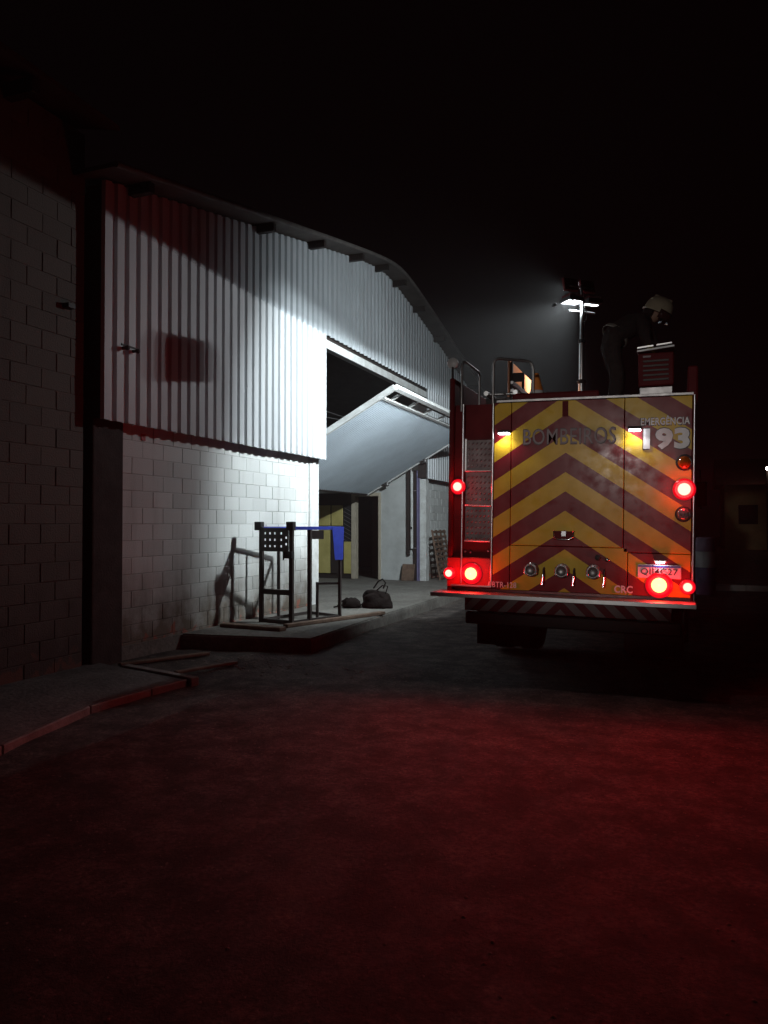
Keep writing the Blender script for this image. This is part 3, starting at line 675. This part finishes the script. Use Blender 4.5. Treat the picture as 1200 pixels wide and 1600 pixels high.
# light mast behind the cab
MX, MY = 4.69, -1.2
mast = T(MB().tube([(MX, MY, 2.85), (MX, MY, 3.75)], .050, 14).tube([(MX, MY, 3.74), (MX, MY, 4.35)], .042, 14).tube([(MX, MY, 4.34), (MX, MY, 4.93)], .034, 14), 'light_mast', M['alu'])
T(MB().lathe([(.07, 0), (.07, .05), (.055, .06), (0.055, .0)], (MX, MY, 3.70), 'z', 14), 'mast_collar', M['black'], mast)
T(MB().lathe([(.06, 0), (.06, .05), (.045, .06)], (MX, MY, 4.31), 'z', 14), 'mast_collar', M['black'], mast)
bd = Vector((.76, .65, 0)); fd = Vector((-.65, .76, 0)); ctr = Vector((MX, MY, 0)); ZL = 4.915
T(MB().tube([ctr - bd*.22 + Vector((0,0,4.78)), ctr + bd*.22 + Vector((0,0,4.78))], .014, 8), 'cross_bar', M['alu'], mast)
T(MB().tube([ctr + Vector((.03,-.03,4.6)), ctr + Vector((.075,-.05,4.66)), ctr + Vector((.06,-.05,4.78)), ctr + Vector((0,-.05,4.86))], .008, 6), 'cable', M['black'], mast)
RM = Matrix((bd, fd, Vector((0,0,1)))).transposed().to_4x4()
def at(b_, f_, z): return ctr + bd*b_ + fd*f_ + Vector((0,0,z))
def flood_lamp(b_, f_, z, low=True):
    Mt = RM.copy(); Mt.translation = at(b_, f_, z)
    if low:
        h = T(MB().box(-.125, .125, -.13, .13, -.005, .06, .004, Mt), 'flood_lamp', M['black'], mast)
        lens = T(MB().box(-.118, .118, -.03, .045, -.0065, -.0051, 0, Mt), 'flood_lens', M['flood'], mast)
        for k in range(7): T(MB().box(-.11+k*.034, -.10+k*.034, -.11, .11, .06, .10, 0, Mt), 'cooling_fin', M['dark_red'], mast)
    return Mt
flood_lamp(-.165, .02, ZL); flood_lamp(.165, .02, ZL)
# upper pair, tipped to face the gable
for b_ in (-.15, .15):
    Mt = RM.copy(); Mt.translation = at(b_, .10, 5.20); Mt = Mt @ Matrix.Rotation(R(72), 4, 'X')
    T(MB().box(-.12, .12, -.10, .10, -.03, .03, .006, Mt), 'flood_lamp', M['dark_red'], mast)
    T(MB().box(-.11, .11, -.09, .09, -.037, -.0315, 0, Mt), 'flood_lens', M['flood'], mast)
T(MB().tube([at(0, 0, 4.9), at(0, .03, 5.2)], .02, 8).tube([at(-.2, .03, 5.16), at(.2, .03, 5.16)], .014, 8), 'lamp_yoke', M['alu_dull'], mast)
# the hooded lower pair throw their light below their own flat lens; the upper pair also reach the gable top
AIM = Vector((0, 1.5, 2.5)); cold = (.86, .96, 1.0)
LA = at(-.165, -.02, ZL - .0080); LB = at(-.10, -.07, ZL - .0068)
for b_ in (-.26, -.165, -.07):                                # the LEDs of the hooded array
    for f_ in (-.085, .06):
        p_ = at(b_, f_, ZL - .0080); spot('flood_beam', p_, AIM - p_, P_FLOOD/6, 58, .40, .0015, cold)
p_ = at(-.21, .0, ZL - .0080)
spot('flood_core_beam', p_, Vector((.2, -.1, 3.3)) - p_, 600, 30, 1.0, .0015, cold)
for t_ in ((.2, -.3, 4.1), (.1, -.5, 2.7), (.0, -.9, 1.5)): spot('flood_core_beam', p_, Vector(t_) - p_, 500, 9, 1.0, .0015, cold)
for f_ in (-.012, 0, .012): spot('flood_spill', LB + fd*f_, Vector((-1, -.45, -.3)), P_SPILL/3, 55, .4, .0012, (.95, .97, 1))
LC = at(-.15, .22, 5.20); spot('upper_flood_beam', LC, Vector((0, 1.6, 3.6)) - LC, P_UPPER, 72, 1.0, .05, cold)
# box added in the spill beam to cast a blocky shadow on the cladding
pd = (Vector((.2, -4.65, 3.67)) - LB); bp = LB + pd*.075
Mt = Matrix.Translation(bp) @ Matrix.Rotation(math.atan2(pd.y, pd.x)+math.pi/2, 4, 'Z')
T(MB().box(-.036, .036, -.02, .02, -.018, .018, .004, Mt), 'shadow_box', M['black'], mast)
tr.rotation_euler = (0, R(.9), 0)

# ------------------------------------------------------------------ things on the truck roof
RZ = 2.835
cone = empty('traffic_cone', (4.56, -4.0, RZ+.12), 'orange traffic cone standing on the truck roof behind the hand rail', 'cone')
B(4.41, 4.71, -4.15, -3.85, RZ+.125, RZ+.15, .01).build('base', M['black'], cone)
cn = MB().lathe([(.12, .15), (.05, .42), (.025, .52), (.02, .525), (0, .525)], (4.56, -4.0, RZ), 'z', 20).build('cone_body', M['orange'], cone)
MB().lathe([(.094, .253), (.0765, .32), (.072, .32)], (4.56, -4.0, RZ), 'z', 20).build('white_band', M['white_gloss'], cn)
# equipment chest the firefighter works in
ch = empty('equipment_chest', (5.88, -4.1, RZ), 'dark red louvred equipment chest with bright lid edges in front of the firefighter', 'chest')
B(5.71, 6.05, -4.28, -3.86, RZ, RZ+.24, .01).build('plinth', M['alu_dull'], ch)
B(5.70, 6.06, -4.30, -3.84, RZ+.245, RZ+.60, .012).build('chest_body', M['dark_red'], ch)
for k in range(5): B(5.75, 6.01, -4.312, -4.30, RZ+.30+k*.05, RZ+.322+k*.05, .002).build('louvre', M['dark'], ch)
B(5.75, 5.83, -4.311, -4.301, RZ+.55, RZ+.572, .002).build('badge', M['letter_dim'], ch)
Ml = Matrix.Translation((5.69, -4.3, RZ+.615)) @ Matrix.Rotation(R(-5), 4, 'Y')
MB().box(0, .38, -.012, .47, 0, .022, .004, Ml).build('lid', M['white_gloss'], ch)
MB().box(.005, .175, -.016, .03, .034, .056, .004, Ml).build('lid_rail', M['alu'], ch)
MB().box(.20, .36, -.016, .03, .034, .056, .004, Ml).build('lid_rail', M['alu'], ch)

# ------------------------------------------------------------------ firefighter
def skin(name, J, E_, m, parent, sub=2, root=0):
    """J: list of (pos, radius)"""
    o0 = wpos(parent); me = bpy.data.meshes.new('s'); me.from_pydata([Vector(p) - o0 for p, r in J], E_, [])
    o = bpy.data.objects.new('s', me); COL.objects.link(o)
    o.modifiers.new('k', 'SKIN'); sv = me.skin_vertices[0].data
    for i, (p, r) in enumerate(J): sv[i].radius = r if isinstance(r, tuple) else (r, r); sv[i].use_root = (i == root)
    s = o.modifiers.new('d', 'SUBSURF'); s.levels = s.render_levels = sub
    me2 = bpy.data.meshes.new_from_object(o.evaluated_get(bpy.context.evaluated_depsgraph_get())); bpy.data.objects.remove(o)
    for p in me2.polygons: p.use_smooth = True
    me2.materials.clear()
    for q in (m if isinstance(m, list) else [m]): me2.materials.append(q)
    q = bpy.data.objects.new(name, me2); return link(q, parent)
pr = empty('person', (5.42, -3.85, RZ), 'person in dark turnout gear and cream helmet bending over a chest on the truck roof', 'person')
fz = RZ + .03
J = [((5.38, -3.88, 3.70), (.165, .15)),      # 0 pelvis
     ((5.47, -3.82, 3.80), (.165, .145)),     # 1 waist
     ((5.60, -3.75, 3.90), (.175, .15)),      # 2 chest
     ((5.71, -3.70, 3.93), (.13, .11)),       # 3 upper chest
     ((5.80, -3.68, 3.955), .062),            # 4 neck
     ((5.865, -3.68, 3.99), .085),            # 5 head
     ((5.90, -3.68, 4.06), .09),              # 6 crown
     ((5.39, -3.99, 3.62), .105), ((5.46, -4.00, 3.28), .082), ((5.44, -4.02, 2.99), .065), ((5.44, -4.02, fz), .062), ((5.56, -4.02, fz-.005), .045),
     ((5.36, -3.77, 3.62), .105), ((5.46, -3.74, 3.28), .082), ((5.38, -3.70, 2.99), .065), ((5.38, -3.70, fz), .062), ((5.50, -3.70, fz-.005), .045),
     ((5.72, -3.86, 3.90), .075), ((5.76, -3.97, 3.70), .058), ((5.80, -4.02, 3.565), .046),
     ((5.74, -3.54, 3.90), .075), ((5.84, -3.55, 3.70), .058), ((5.88, -3.72, 3.60), .046)]
E_ = [(0,1), (1,2), (2,3), (3,4), (4,5), (5,6), (0,7), (7,8), (8,9), (9,10), (10,11), (0,12), (12,13), (13,14), (14,15), (15,16), (3,17), (17,18), (18,19), (3,20), (20,21), (21,22)]
bodyp = skin('body', J, E_, [M['cloth'], M['skin']], pr)
o0 = wpos(pr)
for v in bodyp.data.vertices:
    if v.co.z < 1.05: v.co += v.normal*(.010 + .016*noise.noise(v.co*9) + .010*noise.noise(v.co*21))
for p in bodyp.data.polygons:
    c = p.center + o0
    if (c - Vector((5.88, -3.68, 4.03))).length < .125 and c.x > 5.81: p.material_index = 1
def glove(w, d, side, name='glove'):
    w, d, side = Vector(w), Vector(d).normalized(), Vector(side).normalized(); n = d.cross(side).normalized()
    JJ = [(w, .034), (w + d*.06, (.045, .026))]; EE = [(0, 1)]
    for k, (off, L_) in enumerate(((-.033, .07), (-.011, .082), (.011, .078), (.033, .06))):
        a = len(JJ); JJ += [(w + d*.085 + side*off, .0115), (w + d*(.085+L_*.5) + side*off*1.15 + n*.012, .0105), (w + d*(.085+L_*.8) + side*off*1.15 + n*.038, .0095)]; EE += [(1, a), (a, a+1), (a+1, a+2)]
    a = len(JJ); JJ += [(w + d*.035 - side*.042 + n*.01, .013), (w + d*.07 - side*.06 + n*.03, .011)]; EE += [(0, a), (a, a+1)]
    return skin(name, JJ, EE, M['glove'], pr, 1)
glove((5.805, -4.03, 3.56), (.25, -.1, -1), (0, 1, 0)); glove((5.885, -3.74, 3.59), (.1, -.6, -1), (1, 0, 0))
# helmet with brim, neck flap, visor
hc = Vector((5.905, -3.68, 4.075)); tilt = Matrix.Translation(hc) @ Matrix.Rotation(R(28), 4, 'Y')
hm = MB()
prof = [(.0, .125), (.05, .12), (.095, .098), (.125, .06), (.138, .01), (.142, -.05), (.152, -.062), (.152, -.07), (.13, -.066)]
hm.lathe(prof, (0, 0, 0), 'z', 24); hm.v = [tuple(tilt @ Vector((v[0]*1.12, v[1]*.92, v[2]))) for v in hm.v]
helm = hm.build('helmet', M['helmet'], pr)
rg = MB().box(-.11, .10, -.012, .012, .08, .128, .01); rg.v = [tuple(tilt @ Vector(v)) for v in rg.v]; rg.build('crest', M['helmet'], helm)
vs_ = MB(); n_ = 9
vs_.add([tilt @ Vector((.165*math.cos(t)*1.05, .15*math.sin(t), z)) for z in (-.03, -.13) for t in [R(-75 + 150*i/(n_-1)) for i in range(n_)]], [(i, i+1, n_+i+1, n_+i) for i in range(n_-1)], True)
vo = vs_.build('visor', M['visor'], helm); vo.modifiers.new('t', 'SOLIDIFY').thickness = .004
nf = MB(); nf.add([tilt @ Vector((-.145*math.cos(t), .13*math.sin(t), z) if z > -.1 else (-.16*math.cos(t), .145*math.sin(t), z)) for z in (-.045, -.17) for t in [R(-80 + 160*i/(n_-1)) for i in range(n_)]], [(i, i+1, n_+i+1, n_+i) for i in range(n_-1)], True)
no = nf.build('neck_flap', M['cloth'], helm); no.modifiers.new('t', 'SOLIDIFY').thickness = .006
def band(c, ax, r, w, name='reflective_band', sq=1.0):
    c, ax = Vector(c), Vector(ax).normalized(); a = ax.orthogonal().normalized(); b = ax.cross(a); n = 20; vs = []
    for h, rr in ((-w/2, r), (w/2, r), (w/2, r-.006), (-w/2, r-.006)):
        for k in range(n): t = 2*math.pi*k/n; vs.append(c + ax*h + (a*math.cos(t)*sq + b*math.sin(t))*rr)
    fs = [(j*n+k, j*n+(k+1) % n, ((j+1) % 4)*n+(k+1) % n, ((j+1) % 4)*n+k) for j in range(4) for k in range(n)]
    return MB().add(vs, fs, True).build(name, M['reflect'], pr)
band((5.43, -3.85, 3.755), (.09, .06, .10), .168, .045)
band((5.45, -4.01, 3.12), (.02, .02, 1), .080, .05); band((5.42, -3.72, 3.12), (.08, -.04, 1), .080, .05)
for s_ in (-1, 1): MB().lathe([(0, -.012), (.012, 0), (0, .012)], (5.955, -3.68+s_*.03, 4.005), 'z', 8).build('eye', M['white_gloss'], pr)
MB().lathe([(.004, .02), (.013, -.012), (0, -.018)], (5.965, -3.68, 3.985), 'z', 8).build('nose', M['skin'], pr)

# ------------------------------------------------------------------ steel stand on the loading pavement
sd = empty('steel_stand', (.85, -2.7, .17), 'tall black steel stand with perforated end plate and blue top rail', 'stand')
z0 = .171; ZT = 1.56
A1, A2, A3, A4 = Vector((.39, -3.11, 0)), Vector((.93, -3.20, 0)), Vector((1.27, -2.28, 0)), Vector((.60, -1.98, 0))
def V3(p, z): return Vector((p.x, p.y, z))
def S(mb, name, m='dark'): return mb.build(name, M[m], sd)
for p in (A1, A2): S(MB().bar(V3(p, z0), V3(p, ZT), .058, .058, (0,1,0), .004), 'leg')
S(MB().bar(V3(A3, z0), V3(A3, ZT-.05), .045, .045, (0,1,0), .004), 'leg')
S(MB().bar(V3(A4, z0), V3(A4, ZT-.03), .045, .045, (0,1,0), .004), 'leg')
mid = A2.lerp(A3, .36); S(MB().bar(V3(mid, z0), V3(mid, ZT-.04), .055, .055, (0,1,0), .004), 'leg')
bk = A1.lerp(A4, .34); S(MB().bar(V3(bk, z0), V3(bk, ZT-.02), .04, .04, (0,1,0), .004), 'leg')
e = (A2-A1); eu = e.normalized(); en = Vector((eu.y, -eu.x, 0)); en = en if en.y < 0 else -en
S(MB().bar(V3(A1, .62), V3(A2, .62), .05, .075, (0,0,1), .004), 'cross_bar')
S(MB().bar(V3(A1, z0+.03), V3(A2, z0+.03), .05, .05), 'foot_bar')
for p, dx in ((A1, -.045), (A2, -.01)):
    q = V3(p, ZT+.0) + eu*dx; S(MB().bar(q + Vector((0,0,-.05)), q + Vector((0,0,.075)), .11, .10, (0,1,0), .005), 'end_cap', 'black')
# perforated plate
nc, nr_ = 17, 11; pw, ph = .50, .34; g = MB(); cells = []
holes = {(2, 2), (5, 2), (8, 2), (12, 2), (2, 5), (5, 5), (8, 5), (12, 5), (2, 8), (5, 8), (8, 8), (12, 8), (15, 4), (15, 7)}
bm = bmesh.new(); gv = {}
org = V3(A1, ZT-.015) + eu*.02 + en*.034
for i in range(nc+1):
    for j in range(nr_+1): gv[i, j] = bm.verts.new(org + eu*(pw*i/nc) - Vector((0,0,ph*j/nr_)))
for i in range(nc):
    for j in range(nr_):
        if (i, j) not in holes: bm.faces.new((gv[i,j], gv[i+1,j], gv[i+1,j+1], gv[i,j+1]))
bmesh.ops.recalc_face_normals(bm, faces=bm.faces[:]); bmesh.ops.solidify(bm, geom=bm.faces[:], thickness=.006)
me = bpy.data.meshes.new('perforated_plate'); 
for v in bm.verts: v.co -= wpos(sd)
bm.to_mesh(me); bm.free(); me.materials.append(M['dark']); link(bpy.data.objects.new('perforated_plate', me), sd)
q = V3(A2, 1.16) - eu*.11; S(MB().bar(q + en*.03, q + en*.03 + eu*.16, .07, .10, (0,0,1), .006), 'clamp', 'black')
S(MB().tube([q + en*.07 + eu*.02 + Vector((0,0,.05)), q + en*.07 + eu*.02 - Vector((0,0,.07))], .012, 8), 'clamp_bolt', 'black')
S(MB().bar(V3(A2, ZT-.02) + eu*.0, V3(A3, ZT-.02), .06, .05, (0,0,1), .004), 'top_rail', 'blue')
S(MB().bar(V3(A1, ZT-.02), V3(A4, ZT-.02), .05, .045, (0,0,1), .004), 'top_rail', 'blue')
S(MB().bar(V3(A4, ZT-.02), V3(A3, ZT-.02), .05, .045, (0,0,1), .004), 'top_rail', 'blue')
S(MB().bar(V3(A1, z0+.03), V3(A4, z0+.03), .04, .04), 'base_rail'); S(MB().bar(V3(A2, z0+.03), V3(A3, z0+.03), .04, .04), 'base_rail'); S(MB().bar(V3(A4, z0+.03), V3(A3, z0+.03), .04, .04), 'base_rail')
# blue end plate facing the yard, tapered
fu = (A3 - A2).normalized(); fn = (A3-A4).normalized()
so = Vector((fu.y, -fu.x, 0))
qa = V3(A3, ZT+.0) + so*.032
pt = [qa - fu*.20, qa + fu*.05, qa + fu*.03 - Vector((0,0,.50)), qa - fu*.14 - Vector((0,0,.50))]
S(MB().add(pt + [v + so*.008 for v in pt], [(0,1,2,3), (4,7,6,5), (0,4,5,1), (1,5,6,2), (2,6,7,3), (3,7,4,0)]), 'side_plate', 'blue')
qb = V3(mid, ZT-.115) + fu*.05; S(MB().bar(qb, qb + Vector((.13, .12, 0)), .012, .13, (0,0,1)), 'bracket_plate')
lo = A3 - Vector((.30, .16, 0)); S(MB().bar(V3(lo, z0), V3(lo, .72), .035, .035, (0,1,0)), 'low_leg'); S(MB().bar(V3(lo, .70), V3(A3, .70), .035, .035), 'low_rail')

# timber sleepers under and before the stand
def plank(a, b, w, h, z, label):
    a, b = Vector((*a, z+h/2)), Vector((*b, z+h/2))
    tag(MB().bar(a, b, w, h, (0,0,1), .008).build('timber_plank', M['wood'], None, (a+b)/2 - Vector((0,0,h/2))), label, 'plank', 'planks lying by the stand')
plank((1.02, -3.55), (1.72, -1.6), .10, .05, .172, 'long weathered plank lying along the pavement edge beside the stand')
plank((.15, -3.75), (1.15, -3.85), .16, .05, .172, 'short weathered plank lying across the near end of the stand')
plank((.25, -6.0), (.75, -5.0), .09, .035, .012, 'weathered plank lying on the dirt at the foot of the block wall')
plank((1.15, -6.2), (1.42, -5.45), .07, .03, .025, 'short plank lying on the dirt past the end of the pavement')

# dark bag with straps
bg = empty('canvas_bag', (1.15, -.75, .17), 'slumped black canvas bag with loose straps on the pale loading pavement', 'bag')
def lump(c, s, seed, name, par=bg):
    bm = bmesh.new(); bmesh.ops.create_icosphere(bm, subdivisions=3, radius=1)
    for v in bm.verts:
        k = 1 + .42*noise.noise(v.co*1.6 + Vector((seed, 0, 0))) + .20*noise.noise(v.co*4.5 + Vector((0, seed, 0)))
        v.co = Vector((v.co.x*s[0]*k, v.co.y*s[1]*k, max(v.co.z*k, -.55)*s[2]))
        v.co += Vector(c) - wpos(par)
    me = bpy.data.meshes.new(name); bm.to_mesh(me); bm.free(); me.materials.append(M['bag'])
    for p in me.polygons: p.use_smooth = True
    return link(bpy.data.objects.new(name, me), par)
lump((1.25, -.72, .26), (.30, .20, .17), 3, 'bag_body'); lump((1.16, -.66, .35), (.17, .15, .13), 14, 'bag_top'); lump((.86, -.90, .235), (.17, .13, .10), 8, 'bag_pouch')
MB().tube([(1.20, -.72, .50), (1.28, -.70, .62), (1.36, -.70, .66), (1.42, -.71, .60), (1.38, -.72, .50)], .013, 8).build('strap', M['bag'], bg)
MB().tube([(1.30, -.8, .48), (1.40, -.82, .56), (1.50, -.82, .55), (1.46, -.82, .42)], .011, 8).build('strap', M['bag'], bg)
MB().tube([(.82, -.95, .34), (.72, -.98, .28), (.66, -1.03, .20), (.60, -1.05, .185)], .014, 8).build('strap', M['bag'], bg)

# board leaning beside the far jamb, lattice leaning on the far block wall
lb = MB(); Mt = Matrix.Translation((-.33, 5.40, .168)) @ Matrix.Rotation(R(-16), 4, 'X')
tag(MB().box(-.16, .17, -.012, .012, 0, .43, .004, Mt).build('leaning_board', M['wood'], None, (-.33, 5.4, .168)), 'small dark board leaning against the white inner wall by the blue posts', 'board')
lt = empty('wooden_lattice', (.2, 6.35, .17), 'brown wooden lattice leaning on the block wall right of the open door', 'lattice')
Mt = Matrix.Translation((.42, 5.80, .172)) @ Matrix.Rotation(R(-10), 4, 'Y')
def LT(a, name): MB().box(*a, .004, Mt).build(name, M['wood'], lt)
for y in (0, .36, .72, 1.08): LT((-.02, .02, y, y+.05, 0, 1.30), 'upright')
for k in range(10): LT((.021, .035, 0, 1.13, .04+k*.13, .105+k*.13), 'slat')

# ------------------------------------------------------------------ right of the truck
dr = empty('plastic_drum', (6.66, 6.0, 0), 'pale plastic drum standing in the dark just right of the truck', 'drum')
MB().lathe([(.20, .0), (.215, .02), (.215, .30), (.225, .32), (.225, .36), (.215, .38), (.215, .62)], (6.66, 6, 0), 'z', 24).build('lower_shell', M['blue_post'], dr)
MB().lathe([(.215, .62), (.225, .64), (.215, .70), (.215, .98)], (6.66, 6, 0), 'z', 24).build('pale_middle', M['white_gloss'], dr)
MB().lathe([(.215, .98), (.225, 1.0), (.215, 1.05), (.205, 1.28), (.17, 1.31), (0, 1.31)], (6.66, 6, 0), 'z', 24).build('upper_shell', M['drum'], dr)
kr = empty('kerb', (6.6, 7.4, 0), 'concrete kerb running off to the right behind the drum', kind='structure')
for i in range(12): B(6.6+i*1.0, 7.59+i*1.0, 7.4, 7.55, -.1, .13, .012).build('kerb_stone', M['kerb'], kr)
hs = empty('distant_house', (11.5, 41, 0), 'small ochre house far off at the right edge with a lit lamp', 'house')
B(8.8, 16.5, 40.0, 46, 0, 4.05).build('wall', M['house'], hs)
rv = [(8.3, 39.3, 4.05), (17, 39.3, 4.05), (17, 46.5, 4.05), (8.3, 46.5, 4.05), (8.3, 43, 5.9), (17, 43, 5.9)]
MB().add(rv, [(0,1,5,4), (2,3,4,5), (0,4,3), (1,2,5), (0,3,2,1)]).build('roof', M['tile_roof'], hs)
for x in (9.6, 12.2, 14.6): w = B(x, x+1.1, 39.96, 39.99, 1.6, 2.8).build('window', M['glass'], hs)
pol = empty('lamp_post', (11.1, 38.5, 0), 'distant lamp post with a small white lit bulb at the right edge', 'lamp post')
MB().tube([(11.1, 38.5, 0), (11.1, 38.5, 5.1)], .06, 8).build('pole', M['dark'], pol)
MB().lathe([(0, -.10), (.08, -.07), (.10, 0), (.07, .08), (0, .10)], (11.1, 38.38, 4.95), 'z', 12).build('bulb', M['bulb'], pol)
l = bpy.data.lights.new('post_light', 'POINT'); l.energy = 3; l.shadow_soft_size = .15; l.color = (1, .8, .6)
o = bpy.data.objects.new('post_light', l); COL.objects.link(o); o.parent = pol; o.location = (0, -.3, 4.7)

# yard lamp far behind the photographer: its blurred reflection shows in the chevron panel
yl = empty('yard_lamp', (3.9, -33, 0), 'tall yard lamp on a steel post far behind the truck', 'lamp post')
MB().tube([(3.9, -33, 0), (3.9, -33, 4.6)], [.07, .05], 10).tube([(3.9, -33, 4.55), (3.9, -32.6, 4.65)], .03, 8).build('pole', M['dark'], yl)
MB().bar((3.9, -32.75, 4.66), (3.9, -32.45, 4.60), .26, .08, (0,0,1), .02).build('lamp_head', M['dark'], yl)
MB().box(3.80, 4.0, -32.44, -32.43, 4.53, 4.60).build('lamp_lens', M['led'], yl)
l = bpy.data.lights.new('yard_light', 'SPOT'); l.energy = P_YARD; l.shadow_soft_size = .18; l.color = (1, .95, .9); l.spot_size = R(9.0); l.spot_blend = .8
o = bpy.data.objects.new('yard_light', l); COL.objects.link(o); o.parent = yl; o.location = (0, .75, 4.45); o.rotation_euler = sun_to((5.15-3.9, -5+32.25, 2.42-4.45))

# ------------------------------------------------------------------ smoke-hazed night air round the whole yard
hz = B(-60, 60, -60, 100, -1.2, 9.0).build('haze', M['void']); hz.data.materials.clear()
hm_ = bpy.data.materials.new('thin_smoke'); hm_.use_nodes = True; nt = hm_.node_tree; nt.nodes.clear()
out = nt.nodes.new('ShaderNodeOutputMaterial'); pvn = nt.nodes.new('ShaderNodeVolumePrincipled')
pvn.inputs['Color'].default_value = (.9, .9, .9, 1); pvn.inputs['Density'].default_value = HAZE; pvn.inputs['Anisotropy'].default_value = .1
nt.links.new(pvn.outputs[0], out.inputs['Volume']); hz.data.materials.append(hm_)
tag(hz, 'thin smoke in the night air lit by the floodlights', kind='stuff')
